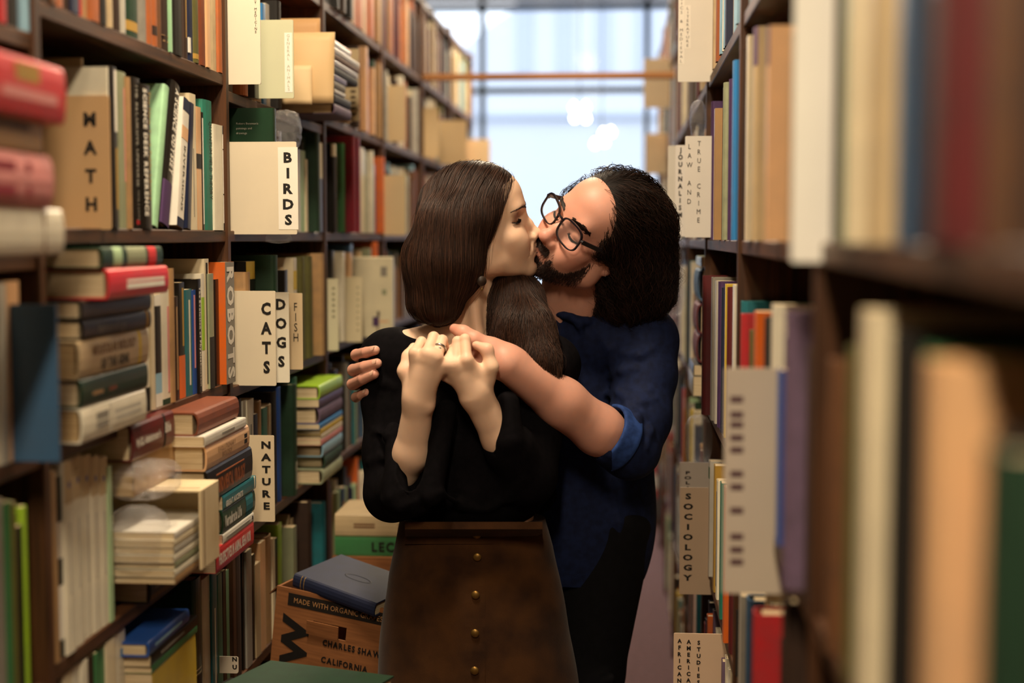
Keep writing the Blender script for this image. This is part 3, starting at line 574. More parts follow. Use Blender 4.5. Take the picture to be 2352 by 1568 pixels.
# ================================================================== left: bookcase with the BIRDS sign
gJ = 'books beside the GENERAL ANIMALS sign'
row('L', XL, 1.802, 535, [(560, 20, 'borange', 'h'), (585, 30, 'black', 'p'), (604, 10, 'tan', 'h'), (612, 10, 'sky', 'p'), (621, 10, 'lgrey', 'p'), (640, 0, 'black', 'h')], 'from the left behind the GENERAL ANIMALS sign', gJ, py_mid=120)
gK = 'books on the row right of the BIRDS sign'
row('L', XL, 1.533, 606, [(640, 300, 'dbrown', 'p'), (668, 330, 'tan', 'p'), (682, 330, 'dbrown', 'p'), (691, 343, 'cream', 'p'), (703, 346, 'lgreen', 'p'), (708, 366, 'cream', 'p'), (730, 296, 'dgreen', 'h'), (734, 300, 'black', 'h'), (742, 328, 'dbrown', 'p', dict(bands=[(.6, 1, 'cream')]))], 'from the left on the row right of the BIRDS sign', gK, py_mid=430)
yb_ = 2.80
rec(frame((PY(628, 280, yb_)[0], yb_, 1.5335), (0, 1, 0), (-1, 0, 0), (0, 0, 1)), .03, .2, min(PY(600, 228, yb_)[2], 1.776) - 1.5335, 'dgreen', 'j', keep=True, label='dark green glossy book standing behind the BIRDS sign', group=gK)
gL = 'books behind the CATS and DOGS signs'
row('L', XL, 1.228, 539, [(568, 625, 'tan', 'h'), (588, 600, 'black', 'p', dict(bands=[(.85, 1, 'yellow')])), (632, 586, 'dgreen', 'h', dict(off=.01)), (655, 620, 'black', 'p'), (676, 592, 'cream', 'p', dict(bands=[(.7, .88, 'yellow')])), (695, 590, 'olive', 'h'), (713, 588, 'olive', 'h'), (742, 582, 'tan', 'h', dict(off=.004))], 'from the left behind the CATS and DOGS signs', gL, py_mid=740)
gM = 'books behind the NATURE sign'
row('L', XL, .93, 543, [(560, 915, 'dbrown', 'h'), (570, 918, 'lgrey', 'p'), (585, 916, 'ivory', 'p', dict(marks=[(.4, .8, .4, .6, 'grey')])), (594, 950, 'navy', 'p'), (604, 920, 'tan', 'h'), (616, 935, 'tgreen', 'p'), (627, 928, 'beige', 'h'), (640, 898, 'black', 'h'), (648, 888, 'blue', 'h'), (676, 884, 'dgreen', 'h', dict(marks=[(.05, .3, .35, .75, 'ivory')])), (686, 866, 'tgreen', 'h')], 'from the left behind the NATURE sign', gM, py_mid=1020)
gN = 'books in the pile right of the NATURE sign'
XN = -.71; zz = .9305
for (pn, pf, pt, pb, ck, kd, lab) in ((743, 800, 1078, 1104, 'sage', 'h', 'sage hardback at bottom of the pile right of NATURE sign'), (747, 800, 1046, 1075, 'dgreen', 'h', 'dark green hardback second from bottom right of NATURE sign'), (742, 799, 1020, 1044, 'lblue', 'j', 'light blue book third from bottom right of NATURE sign'), (738, 798, 1010, 1018, 'pink', 's', 'pink booklet above the light blue book'), (738, 799, 998, 1008, 'cream', 's', 'cream booklet above the pink booklet'), (737, 799, 985, 997, 'yellow', 's', 'yellow booklet above the cream booklet'), (735, 797, 974, 984, 'sky', 's', 'sky blue booklet above the yellow booklet'), (735, 797, 935, 962, 'mauve', 'h', 'mauve hardback in the pile right of NATURE sign'), (734, 796, 918, 930, 'purple', 's', 'purple booklet under the lime green book'), (735, 797, 886, 910, 'lime', 'j', 'lime green book topping the pile right of NATURE sign')):
    zz = flat(pn, min(pf, 787), pt, pb, XN, .17, ck, kd, lab, gN, z=zz)
gO = 'books on the lowest row behind the cardboard box'
row('L', XL, .64, 541, [(558, 1268, 'dbrown', 'h'), (567, 1242, 'black', 'p'), (580, 1262, 'grey', 'p'), (588, 1272, 'black', 'p'), (600, 1292, 'beige', 'p'), (612, 1242, 'peach', 'p'), (628, 1228, 'tan', 'h'), (634, 1234, 'cream', 'p'), (640, 1234, 'black', 'p'), (650, 1200, 'lime', 'p'), (676, 1212, 'sage', 'p'), (712, 1155, 'dbrown', 'h'), (745, 1156, 'teal', 'h', dict(off=.01))], 'from the left on the lowest row behind cardboard box', gO, py_mid=1350)
# loose stack of folders and boxed papers beside GENERAL ANIMALS
gP = 'flat books behind the manila folders'
XP = -.66; zz = 1.8025
Yp = PX(768, 150, XP)[1]
for k, (ck, kd, th, x1, lab) in enumerate((('mauve', 'h', .026, 806, 'mauve hardback at bottom of the flat stack under folders'), ('char', 'h', .022, 806, 'charcoal hardback second from bottom beside the manila folders'), ('ivory', 's', .008, 786, 'ivory booklet third from bottom beside the manila folders'), ('grey', 'h', .02, 790, 'grey hardback fourth from bottom beside the manila folders'), ('mauve', 's', .012, 796, 'mauve booklet in the middle beside the manila folders'), ('char', 'h', .02, 822, 'charcoal hardback above the mauve booklet beside folders'), ('lgrey', 'p', .012, 822, 'light grey paperback beside the top of the manila folders'), ('brown', 'h', .016, 824, 'brown hardback second from top beside the manila folders'), ('ivory', 'p', .012, 826, 'ivory paperback topping the flat stack beside the folders'), ('white', 'p', .012, 806, 'white paperback lying on the ivory one beside the folders'))):
    y1 = PX(x1, 150, XP)[1]
    rec(frame((XP, max(y1, Yp + .13), zz), (0, 0, 1), (-1, 0, 0), (0, -1, 0)), th, .17, max(y1, Yp + .13) - Yp, ck, kd, keep=True, label=lab, group=gP); zz += th + .0005
rec(frame((XP - .01, Yp + .26, zz), (0, 0, 1), (-1, 0, 0), (0, -1, 0)), .01, .17, .25, 'orange', 's', keep=True, label='orange booklet lying at the very top of the folder stack', group=gP)
def folder(px0, px1, py0, py1, Y, label, col, bulge=.01, into=.0, cut=0.):
    a = PY(px0, py1, Y); c = PY(px1, py0, Y); e = empty('folder', Matrix.Translation((a[0], Y, a[2])), label=label, cat='folder', group='manila folders beside the GENERAL ANIMALS sign'); w = c[0] - a[0]; h = c[2] - a[2]
    mb = MB(); n = 8; vs = []; fs = []
    for s in (0, 1):
        for i in range(n + 1):
            for j in range(n + 1):
                u, v = i / n, j / n; b = bulge * math.sin(math.pi * u) * math.sin(math.pi * v)
                vs.append((w * u * (1 - cut * (1 - v)), (-.002 - b) if s == 0 else .002 + b * .3, h * v))
    N = (n + 1) ** 2
    for i in range(n):
        for j in range(n):
            q = i * (n + 1) + j; fs += [(q, q + n + 1, q + n + 2, q + 1), (N + q + 1, N + q + n + 2, N + q + n + 1, N + q)]
    for i in range(n):
        for (p, q) in ((i * (n + 1), (i + 1) * (n + 1)), ((i + 1) * (n + 1) + n, i * (n + 1) + n)): fs.append((q, p, N + p, N + q))
        for (p, q) in ((i + 1, i), (n * (n + 1) + i, n * (n + 1) + i + 1)): fs.append((q, p, N + p, N + q))
    mb.add(vs, fs); obj('sleeve', mb, MT['board'], e, smooth=True, color=srgb(col))
    obj('papers', MB().box((w * .06, -.0012, h * .02), (w * (.97 - cut), .0012, h * .985)), MT['pages'], e)
folder(636, 735, 42, 214, Yp - .012, 'tan folder standing behind the front manila folder', 'cda06c', .006)
folder(646, 769, 74, 238, Yp - .04, 'cream manila folder bulging beside the GENERAL ANIMALS sign', 'e2c08c', .014, cut=.04)
folder(650, 716, 150, 240, Yp - .06, 'small pale manila folder in front of the larger one', 'e8cb9c', .006)
# ================================================================== card dividers, left
board(110, 249, 219, 527, 2.035, [('MATH', 206, 273, 468, 31, 'b', .95)], 'tan card divider reading MATH on the left row', 'd0a878', into=.05)
board(90, 238, -140, 15, 2.075, [], 'blank peach card at the top left above MATH row', 'd9b48c', into=.03)
board(528, 596, -60, 194, 2.74, [('VETERINARY MEDICINE', 586, -62, 73, 6, 'r', 1.)], 'tall white card reading VETERINARY MEDICINE at the top', 'dcd2bc', into=.1)
board(603, 673, 45, 226, 2.93, [('GENERAL ANIMALS', 662, 82, 205, 7, 'r', 1.05, 18)], 'pale green card reading GENERAL ANIMALS in small letters', 'c6c8a8', into=.1, ink='sage')
board(527, 680, 325, 538, 2.75, [('BIRDS', 661, 361, 504, 23, 'b', 1.1, 46)], 'white card divider reading BIRDS in bold letters', 'd9cdb4', into=.06)
board(536, 632, 668, 885, 2.77, [('CATS', 611, 708, 842, 27, 'b', .85)], 'cream card divider reading CATS in bold letters', 'd8ccb2', into=.05)
board(606, 663, 671, 878, 2.83, [('DOGS', 645, 698, 829, 24, 'b', .95)], 'white card divider reading DOGS behind the CATS card', 'e6e0cc', into=.08)
board(640, 694, 673, 848, 2.9, [('FISH', 679, 704, 774, 20, 'r', .7)], 'beige card divider with handwritten FISH behind DOGS card', 'cfb994', into=.1)
board(570, 629, 1000, 1197, 2.76, [('NATURE', 611, 1021, 1161, 16, 'b', 1.35)], 'cream card divider reading NATURE in bold letters', 'd6c4a4', into=.06)
board(500, 547, 1508, 1545, 2.60, [('NU', 539, 1513, 1531, 10, 'b', 1.1)], 'small torn white card reading NU low on the left', 'd8ccb8', into=.03, corner=.004)
bA = board(792, 823, 112, 278, 3.70, [], 'beige card with a blurred column of dark marks', 'c9b48c', into=.06)
bB = board(738, 776, 640, 805, 3.62, [], 'pale card divider with faint letters on the CATS level', 'd0cbac', into=.06)
bC = board(783, 830, 636, 785, 3.86, [], 'cream card divider left of the white illustrated book', 'd8cba8', into=.06)
board(889, 930, 196, 325, 4.62, [], 'beige blank card in the row above the woman, left', 'd2b88e', into=.06)
board(866, 931, 402, 540, 4.45, [], 'large beige blank card left of the woman hair', 'd3bb90', into=.06)
board(971, 1007, 247, 362, 5.5, [], 'beige blank card in the third far row above the woman', 'd6b98c', into=.06)
board(1012, 1072, 276, 378, 5.95, [], 'wide beige blank card above the woman head', 'd8bc90', into=.06)
board(1086, 1126, 319, 400, 6.9, [], 'beige blank card at the end of the left row', 'd9be96', into=.06)
# marks on the two out-of-focus cards
def marks_on(bd, pa, Y, px, pys, w, h, col):
    a = PY(*pa, Y)
    for py in pys:
        p = PY(px, py, Y); k = Y / FPX; obj('lettering', MB().bbox((p[0] - a[0] - w * k / 2, -.0008, p[2] - a[2] - h * k / 2), (p[0] - a[0] + w * k / 2, -.0003, p[2] - a[2] + h * k / 2), .0002), MT['ink'], bd, color=srgb(col))
marks_on(bA, (792, 278), 3.70, 811, range(158, 266, 13), 12, 7, '5a4a30'); marks_on(bB, (738, 805), 3.62, 766, range(662, 740, 13), 6, 6, '8a8468'); marks_on(bC, (783, 785), 3.86, 822, range(660, 760, 14), 5, 5, 'a09878')
# white illustrated book facing the camera
yW = 4.02; a = PY(830, 775, yW); c = PY(902, 590, yW)
eW = empty('book', Matrix.Translation((a[0], yW, a[2])), label='white book facing front with a small dark figure on its cover', cat='book', group='books standing on the CATS level')
w_, h_ = c[0] - a[0], c[2] - a[2]
obj('cover', MB().bbox((-.1, 0, 0), (w_, .02, h_), .002), MT['jacket'], eW, color=srgb('dcd4b4'))
obj('pages', MB().box((-.098, .003, h_ - .001), (w_ - .003, .017, h_ + .0004)), MT['pages'], eW)
for (u0, u1, v0, v1, ck) in ((.62, .82, .76, .88, 'grey'), (.66, .8, .53, .6, 'sage'), (.36, .56, .14, .26, 'purple'), (.5, .58, .26, .33, 'dbrown'), (.56, .86, .19, .215, 'peach'), (.5, .54, .07, .15, 'brown'), (-.05, .0, .2, .3, 'gold')):
    obj('cover_print', MB().box((w_ * u0, -.0006, h_ * v0), (w_ * u1, -.0002, h_ * v1)), MT['ink'], eW, color=C(ck))
# ================================================================== left: third bookcase and beyond
gQ = 'books on the row level with BIRDS, third bookcase'
row('L', XL, 1.533, 751, [(768, 330, 'black', 'h', dict(bands=[(.86, 1, 'cream')])), (774, 352, 'crimson', 'p'), (788, 328, 'green', 'j'), (798, 332, 'olive', 'h'), (813, 312, 'crimson', 'h', dict(off=.02)), (824, 316, 'crimson', 'j', dict(off=.02)), (829, 345, 'dbrown', 'h'), (838, 340, 'cream', 'p'), (843, 348, 'sage', 'p'), (855, 346, 'ivory', 'p', dict(bands=[(.48, .6, 'brown')])), (862, 378, 'sky', 'p'), (880, 360, 'orange', 'p')], 'from the left on the BIRDS level, third bookcase', gQ, py_mid=430)
gR = 'books on the row above BIRDS, third bookcase'
row('L', XL, 1.83, 751, [(775, 130, 'beige', 'h'), (800, 120, 'tan', 'h'), (822, 105, 'dbrown', 'h'), (841, 106, 'peach', 'p'), (848, 132, 'crimson', 'p'), (858, 155, 'peach', 'p'), (863, 140, 'dgreen', 'h'), (873, 145, 'tan', 'h'), (879, 140, 'brown', 'h')], 'from the left above the BIRDS level, third bookcase', gR, py_mid=200)
gT = 'old volumes on the high row, third bookcase'
row('L', XL, 2.12, 748, [(760, -60, 'black', 'h'), (775, -60, 'black', 'h'), (790, -60, 'dbrown', 'h'), (806, -60, 'black', 'h')] + [(806 + 9 * (k + 1), -50, 'borange' if k % 3 else 'tan', 'h', dict(bands=[(.45, .6, 'dbrown')])) for k in range(7)] + [(877, -40, 'tan', 'h')], 'from the left on the high row, third bookcase', gT, py_mid=20)
gU = 'books on the CATS level, third bookcase'
row('L', XL, 1.24, 751, [(764, 575, 'char', 'p'), (770, 580, 'cream', 'p'), (788, 578, 'ivory', 'p'), (793, 585, 'dgreen', 'p'), (805, 580, 'peach', 'p'), (812, 560, 'sblue', 'p'), (828, 575, 'beige', 'h'), (850, 570, 'sage', 'p'), (866, 555, 'orange', 'h'), (879, 590, 'mauve', 'p')], 'from the left on the CATS level, third bookcase', gU, py_mid=680)
PW = dict(far=['cream', 'beige', 'tan', 'ivory', 'borange', 'brown', 'lgrey', 'peach', 'sage', 'dbrown', 'rbrown', 'maroon', 'dgreen', 'navy', 'olive', 'lblue'],
          old=['borange', 'rbrown', 'brown', 'tan', 'borange', 'dbrown', 'maroon', 'peach'],
          mix=['cream', 'ivory', 'black', 'navy', 'maroon', 'dgreen', 'teal', 'red', 'orange', 'white', 'grey', 'tan', 'brown', 'mauve', 'sblue', 'yellow', 'char', 'lgreen'])
def randrow(side, y0, y1, z, zn, pal, desc, group, hr=(.6, .9), tr=(.012, .04), seed=0):
    rd = random.Random(seed); y = y0 + TK / 2 + .002; n = 0; gap = zn - TK - z
    while y < y1 - TK / 2 - .05:
        t = rd.uniform(*tr); h = gap * rd.uniform(*hr); n += 1; ck = rd.choice(PW[pal]); kd = rd.choice('hjp')
        xs = (XL + rd.uniform(-.02, .004)) if side == 'L' else (XR + rd.uniform(-.004, .02)); ex = {}
        r = rd.random()
        if r < .3: ex['bands'] = [(.7, .8, rd.choice(PW[pal]))]
        elif r < .5: ex['marks'] = [(.3, .8, .4, .6, rd.choice(['cream', 'gold', 'black']))]
        upright(side, xs, z + .0004, y + .0005, y + t - .0005, z + h, ck, kd, rd.uniform(.14, .2), label=fitlabel('%s %s, %s %s' % (PAL[ck][0], BIND[kd], ORD[min(n, 80)], desc)), group=group, **ex); y += t
LV = ['floor', 'ankle', 'lowest', 'NATURE', 'CATS', 'BIRDS', 'GENERAL ANIMALS', 'highest']
BN = ['camera-side', 'leftmost', 'MATH', 'BIRDS', 'third', 'fourth', 'fifth', 'last']
done = {(1, 6), (1, 4), (1, 3), (1, 5), (2, 6), (2, 5), (2, 4), (2, 3), (2, 2), (3, 6), (3, 5), (3, 4), (3, 3), (3, 2), (4, 5), (4, 6), (4, 7), (4, 4)}
for b in range(1, 8):
    zs = LZ[b]
    for k in range(8):
        if (b, k) in done: continue
        if b == 1 and k < 2: continue
        randrow('L', LB[b], LB[b + 1], zs[k], zs[k + 1], 'old' if k == 7 and b < 6 else ('far' if k >= 4 else 'mix'), 'from left, %s level, %s bookcase on left' % (LV[k], BN[b]), 'books on the left %s level, %s bookcase' % (LV[k], BN[b]), seed=b * 10 + k, hr=(.72, .97) if k == 7 else (.6, .92))
# the end of the shelf rows behind partial rows
randrow('L', 1.0, 1.62, LZ[1][5], LZ[1][6], 'mix', 'from left behind the blurred left pile', 'books behind the blurred left pile', seed=77)
# ================================================================== right side
gV = 'blurred books at the right edge, upper row'
row('R', XR, 1.515, 2560, [(2450, None, 'dbrown', 'h', dict(hh=.28)), (2390, None, 'brown', 'h', dict(hh=.27)), (2318, None, 'dbrown', 'h', dict(hh=.28)), (2240, None, 'brown', 'h', dict(hh=.29)), (2172, None, 'maroon', 'h', dict(hh=.29)), (2122, None, 'mauve', 'j', dict(hh=.28, bands=[(.0, .55, 'dbrown')])), (2082, None, 'navy', 'h', dict(hh=.29)), (2052, None, 'sblue', 'j', dict(hh=.29)), (2002, None, 'beige', 'j', dict(hh=.29)), (1952, None, 'cream', 'j', dict(hh=.29)), (1926, None, 'lgreen', 'j', dict(hh=.28)), (1906, None, 'dbrown', 'h', dict(hh=.26))], 'from the right on the blurred upper right row', gV, py_mid=300)
row('R', XR, 1.515, 1880, [(1850, 60, 'dbrown', 'h'), (1815, 75, 'tan', 'h'), (1763, 58, 'peach', 'p', dict(bands=[(.82, 1, 'mauve')])), (1731, 60, 'beige', 'j', dict(bands=[(.82, 1, 'mauve')])), (1716, 80, 'cream', 'p'), (1707, 110, 'dbrown', 'h')], 'from the right beside the tall white blurred divider', 'books beside the tall white blurred divider', py_mid=330)
row('R', XR, 1.515, 1695, [(1683, 137, 'sky', 'j', dict(px0=1703, adv=True)), (1674, 180, 'purple', 'h'), (1661, 188, 'sage', 'h'), (1656, 205, 'dbrown', 'h'), (1641, 248, 'tan', 'p', dict(off=-.006, label='tattered tan book with ragged spine beside the LAW card', pg='pages2')), (1633, 232, 'purple', 'h')], 'from the right on the row with the LAW card', 'books on the row with the LAW card', py_mid=380)
gW = 'blurred books at the right edge, lower row'
row('R', XR, 1.15, 2640, [(2480, None, 'dgreen', 'h', dict(hh=.3)), (2385, None, 'dgreen', 'h', dict(hh=.28)), (2292, None, 'dgreen', 'h', dict(hh=.265)), (2272, None, 'black', 'h', dict(hh=.27)), (2142, 835, 'peach', 'j', dict(pg='pages')), (2108, 800, 'green', 'h'), (2057, 770, 'black', 'h'), (1985, 715, 'cream', 'p'), (1952, 800, 'olive', 'h'), (1908, 830, 'brown', 'h')], 'from the right on the blurred lower right row', gW, py_mid=1150)
row('R', XR, 1.15, 1866, [(1846, 800, 'dbrown', 'h'), (1806, 715, 'mauve', 'h', dict(off=-.01)), (1790, 850, 'blue', 'p'), (1775, 700, 'ivory', 'p'), (1757, 730, 'char', 'h'), (1735, 716, 'orange', 'p'), (1723, 760, 'olive', 'h'), (1702, 722, 'red', 'h'), (1697, 690, 'teal', 'h')], 'from the right above the blurred divider card', 'books above the blurred divider card', py_mid=900)
for (px, Y, t, tp, ck, kd, lab) in ((1613, 2.97, .035, 633, 'maroon', 'h', 'maroon hardback with thin red edge standing out on right row'), (1634, 2.88, .04, 637, 'grey', 'j', 'grey jacketed hardback right of the protruding maroon one'), (1643, 2.83, .03, 645, 'lgrey', 'p', 'light grey paperback beside the grey jacketed hardback'), (1650, 2.77, .04, 647, 'purple', 'h', 'purple hardback on the row above the SOCIOLOGY card'), (1657, 2.70, .02, 660, 'navy', 'h', 'navy hardback on the row above the SOCIOLOGY card'), (1665, 2.63, .02, 652, 'yellow', 'p', 'yellow paperback on the row above the SOCIOLOGY card'), (1671, 2.56, .04, 660, 'maroon', 'h', 'maroon hardback right of the yellow paperback'), (1686, 2.42, .05, 655, 'ivory', 'p', 'ivory paperback nearest on the row above SOCIOLOGY card')):
    rec(frame((PY(px, 800, Y)[0], Y + t, 1.1505), (0, -1, 0), (1, 0, 0), (0, 0, 1)), t, .17, PY(px, tp, Y)[2] - 1.1505, ck, kd, keep=True, label=lab, group='books on the row above the SOCIOLOGY card')

row('R', XR, .80, 1840, [(1800, 1380, 'dbrown', 'h'), (1732, 1412, 'red', 'h'), (1716, 1380, 'sblue', 'h'), (1700, 1370, 'lgrey', 'p'), (1690, 1400, 'char', 'h')], 'from the right low beside the blurred divider card', 'books low beside the blurred divider card', py_mid=1480)
row('R', XR, .80, 1690, [(1678, 1130, 'maroon', 'h'), (1664, 1120, 'orange', 'p'), (1655, 1110, 'tgreen', 'p'), (1647, 1105, 'ivory', 'p', dict(marks=[(.1, .9, .3, .6, 'sblue')])), (1640, 1070, 'gold', 'p'), (1628, 1060, 'white', 'p', dict(bands=[(.85, .95, 'green')]))], 'from the right beside the SOCIOLOGY card', 'books beside the SOCIOLOGY card', py_mid=1200)
rdone = {(1, 4), (2, 4), (3, 4), (1, 3), (2, 3), (3, 3), (2, 2), (3, 2)}
RN = ['camera-side', 'rightmost', 'divider', 'SOCIOLOGY', 'JOURNALISM', 'sixth', 'seventh', 'eighth', 'last']
RLV = ['floor', 'ankle', 'SOCIOLOGY', 'maroon', 'LAW', 'CLASSICS', 'highest']
for b in range(1, 9):
    for k in range(7):
        if (b, k) in rdone or (b == 1 and k < 3): continue
        randrow('R', 3.56 if (b, k) == (4, 3) else RB[b], RB[b + 1], RZL[k], RZL[k + 1], 'far' if k >= 4 else 'mix', 'from near end, %s level, %s bookcase on right' % (RLV[k], RN[b]), 'books on the right %s level, %s bookcase' % (RLV[k], RN[b]), seed=500 + b * 10 + k, hr=(.62, .9))
# flat books standing out on the right, above SOCIOLOGY
gX = 'books lying flat on the right above SOCIOLOGY'
def flatR(px, py0, py1, Y, ln, wid, ck, kd, lab, **k):
    a = PY(px, py1, Y); a[2] = max(a[2], 1.1505); h = PY(px, py0, Y)[2] - a[2]
    rec(frame((a[0], Y, a[2]), (0, 0, 1), (1, 0, 0), (0, 1, 0)), h, wid, ln, ck, kd, label=lab, group=gX, keep=True, **k)
flatR(1610, 590, 612, 3.27, .22, .16, 'sage', 'p', 'sage magazine lying flat under the shelf on the right')
flatR(1602, 618, 690, 3.30, .2, .16, 'sblue', 'h', 'steel blue rounded hardback lying flat on the right')
flatR(1599, 698, 766, 3.31, .2, .16, 'maroon', 'h', 'upper maroon rounded hardback lying flat, pages to the camera')
flatR(1599, 768, 832, 3.32, .2, .16, 'maroon', 'h', 'lower maroon rounded hardback lying flat, pages to the camera')
flatR(1592, 838, 862, 3.33, .2, .16, 'char', 'p', 'charcoal paperback lying flat under the maroon hardbacks')
flatR(1590, 864, 930, 3.33, .2, .16, 'grey', 'p', 'grey thick paperback at the bottom of the flat right pile')
# cards on the right
board(1817, 1903, -160, 602, 1.380, [], 'tall white blurred divider card on the right', 'f0ede4', into=.06, side='R')
board(1557, 1627, -60, 188, 3.19, [('CLASSICS & MEDIEVAL', 1566, -43, 140, 7, 'r', 1.1, 14), ('LITERATURE', 1580, 19, 104, 7, 'r', 1.1, 14)], 'tall white card reading CLASSICS and MEDIEVAL LITERATURE', 'e0dbce', into=.05, side='R')
board(1572, 1633, 312, 545, 3.07, [('LAW AND', 1584, 336, 462, 12, 'r', .8), ('TRUE CRIME', 1606, 329, 505, 12, 'r', .8)], 'white card reading LAW AND TRUE CRIME', 'd8d2c8', into=.06, side='R')
board(1550, 1584, 333, 543, 3.2, [('JOURNALISM', 1563, 344, 493, 11, 'b', .85)], 'white card reading JOURNALISM in bold letters', 'd9d4cc', into=.08, side='R')
board(1533, 1560, 334, 532, 3.42, [], 'pale card just beyond the JOURNALISM card', 'd5d0c4', into=.08, side='R')
board(1560, 1641, 1120, 1364, 3.02, [('SOCIOLOGY', 1581, 1139, 1326, 13, 'b', 1.5)], 'beige card divider reading SOCIOLOGY in bold letters', 'cdb296', into=.04, side='R')
board(1560, 1606, 1062, 1180, 3.12, [('POLITICS', 1580, 1085, 1192, 8, 'b', 1.8)][:0] + [('POLI', 1580, 1085, 1120, 7, 'b', 2.0)], 'grey card reading POLI behind the SOCIOLOGY card', 'c4b8ac', into=.06, side='R')
board(1546, 1658, 1456, 1640, 2.72, [('AFRICAN', 1561, 1471, 1562, 9, 'b', 1.), ('AMERICAN', 1582, 1473, 1576, 9, 'b', 1.), ('STUDIES', 1605, 1475, 1566, 9, 'b', 1.)], 'beige card reading AFRICAN AMERICAN STUDIES at the bottom', 'c8ac90', into=.03, side='R')
bd = board(1660, 1785, 846, 1362, 1.765, [], 'large blurred grey-beige divider card with a column of dark letters', 'c9bba8', into=.05, side='R')
a_ = PY(1660, 1362, 1.765)
for py in (917, 952, 975, 1005, 1033, 1088, 1118, 1172, 1232, 1262, 1290):
    p = PY(1692, py, 1.765); obj('lettering', MB().bbox((p[0] - a_[0] - .008, -.0008, p[2] - a_[2] - .004), (p[0] - a_[0] + .008, -.0003, p[2] - a_[2] + .004), .0002), MT['ink'], bd, color=srgb('5a3c40'))
for (px0, px1, py0, py1, Y, lab) in ((1478, 1522, 134, 248, 5.9, 'beige blank card on the right near the wooden rail'), (1482, 1514, 306, 400, 6.3, 'lower beige blank card on the right near the window')):
    board(px0, px1, py0, py1, Y, [], lab, 'd4c0a0', into=.06, side='R')
# letters on the blurred beige card above the BIRDS level (out-of-focus column)
# ================================================================== realise the books
BOOKS.sort(key=lambda b: (-b['keep'], -b['area']))
NB = 298
seen = {}
for b in BOOKS[:NB]:
    if b['label'] in seen: b['label'] = fitlabel('another ' + b['label'])
    seen[b['label']] = 1; build_book(b)
vs = []; fs = []; cols = []
for b in BOOKS[NB:]:
    mb, w, bu = cover_mesh(b['t'], b['d'], b['h'], 'p'); c = C(b['col'])
    mb.box((w, w + bu + .001, .002), (b['t'] - w, b['d'] - .003, b['h'] - .003)); k0 = len(vs); np_ = len(mb.v) - 8
    vs += [tuple(b['M'] @ Vector(q)) for q in mb.v]; fs += [tuple(i + k0 for i in f) for f in mb.f]; cols += [(*c, 1)] * np_ + [(*srgb('d2bf9a'), 1)] * 8
me = bpy.data.meshes.new('book_rows'); me.from_pydata(vs, [], fs); me.update()
at = me.color_attributes.new('Col', 'FLOAT_COLOR', 'POINT'); at.data.foreach_set('color', np.array(cols, np.float32).ravel())
obj('book_rows', me, MT['stuffbook'], label='many small distant books filling the remaining shelf rows', cat='books', kind='stuff')
# ================================================================== carton, loose books, plastic
def flatbook3(Dp, Cp, Ap, t, w, h, ck, kind, label, **ex):
    D, Cc, A = (PY(*q) for q in (Dp, Cp, Ap)); r = (Cc - D) / np.linalg.norm(Cc - D); d = A - D; d = d - r * (d @ r); d /= np.linalg.norm(d); up = np.cross(r, d)
    o = D + r * h - up * t; b = dict(M=frame(o, up, d, -r), t=t, d=w, h=h, col=ck, kind=kind, label=label, group=None, keep=True, ex=ex, area=1); return build_book(b)
def carton(name, O, yaw, tilt, w, h, dp, label, open_top=True, hole=None):
    y = math.radians(yaw); r = np.array([math.cos(y), -math.sin(y), 0]); n = np.array([math.sin(y), math.cos(y), 0]); M = frame(O, r, n, (0, 0, 1)) @ Matrix.Rotation(math.radians(tilt), 4, 'Y')
    e = empty(name, M, label=label, cat='box', group='cardboard boxes'); T = .005
    if hole:
        x0, x1, z0, z1 = hole
        fm = MB().box((0, 0, 0), (w, T, z0)).box((0, 0, z1), (w, T, h)).box((0, 0, z0), (x0, T, z1)).box((x1, 0, z0), (w, T, z1)); obj('front', fm, MT['kraft'], e)
        obj('handle_flap', MB().box((x0 + .002, .008, z0 + .012), (x1 - .002, .011, z1 + .012)), MT['kraft'], e, M=Matrix.Rotation(.12, 4, 'X'))
    else: obj('front', MB().bbox((0, 0, 0), (w, T, h), .001), MT['kraft'], e)
    obj('back', MB().bbox((0, dp - T, 0), (w, dp, h), .001), MT['kraft'], e)
    for a in (0, w - T): obj('side', MB().bbox((a, T, 0), (a + T, dp - T, h), .001), MT['kraft'], e)
    obj('bottom', MB().bbox((T, T, 0), (w - T, dp - T, T), .001), MT['kraft'], e)
    if not open_top: obj('lid', MB().bbox((0, 0, h), (w, dp, h + T), .001), MT['kraft'], e)
    return e
tl = PY(640, 1338, 2.85); bx = carton('cardboard_box', (tl[0] - .046, tl[1], tl[2] - .42), 15, 6.5, .25, .42, .2, 'brown cardboard wine box with black print beside the skirt', hole=(.09, .165, .336, .364))
obj('print_band', MB().box((.028, -.0007, .385), (.249, -.0002, .411)), MT['ink'], bx, color=srgb('1c1612'))
tm = MB(); text_line(tm, 'MADE WITH ORGANIC GRAPES', (.042, -.0012, .3925), (1, 0, 0), (0, 0, 1), .0115, 'r', fit=.2); obj('lettering', tm, MT['ink'], bx, color=srgb('b08050'))
tm = MB(); text_line(tm, 'SHAW', (.078, -.001, .042), (0, 0, 1), (-1, 0, 0), .058, 'b', fit=.325); obj('lettering', tm, MT['ink'], bx, color=srgb('15110f'))
tm = MB(); text_line(tm, 'CHARLES SHAW', (.115, -.001, .318), (1, 0, 0), (0, 0, 1), .0125, 'b', fit=.13); obj('lettering', tm, MT['ink'], bx, color=srgb('15110f')); tm = MB(); text_line(tm, 'CALIFORNIA', (.115, -.001, .282), (1, 0, 0), (0, 0, 1), .0125, 'b', fit=.105); obj('lettering', tm, MT['ink'], bx, color=srgb('15110f'))
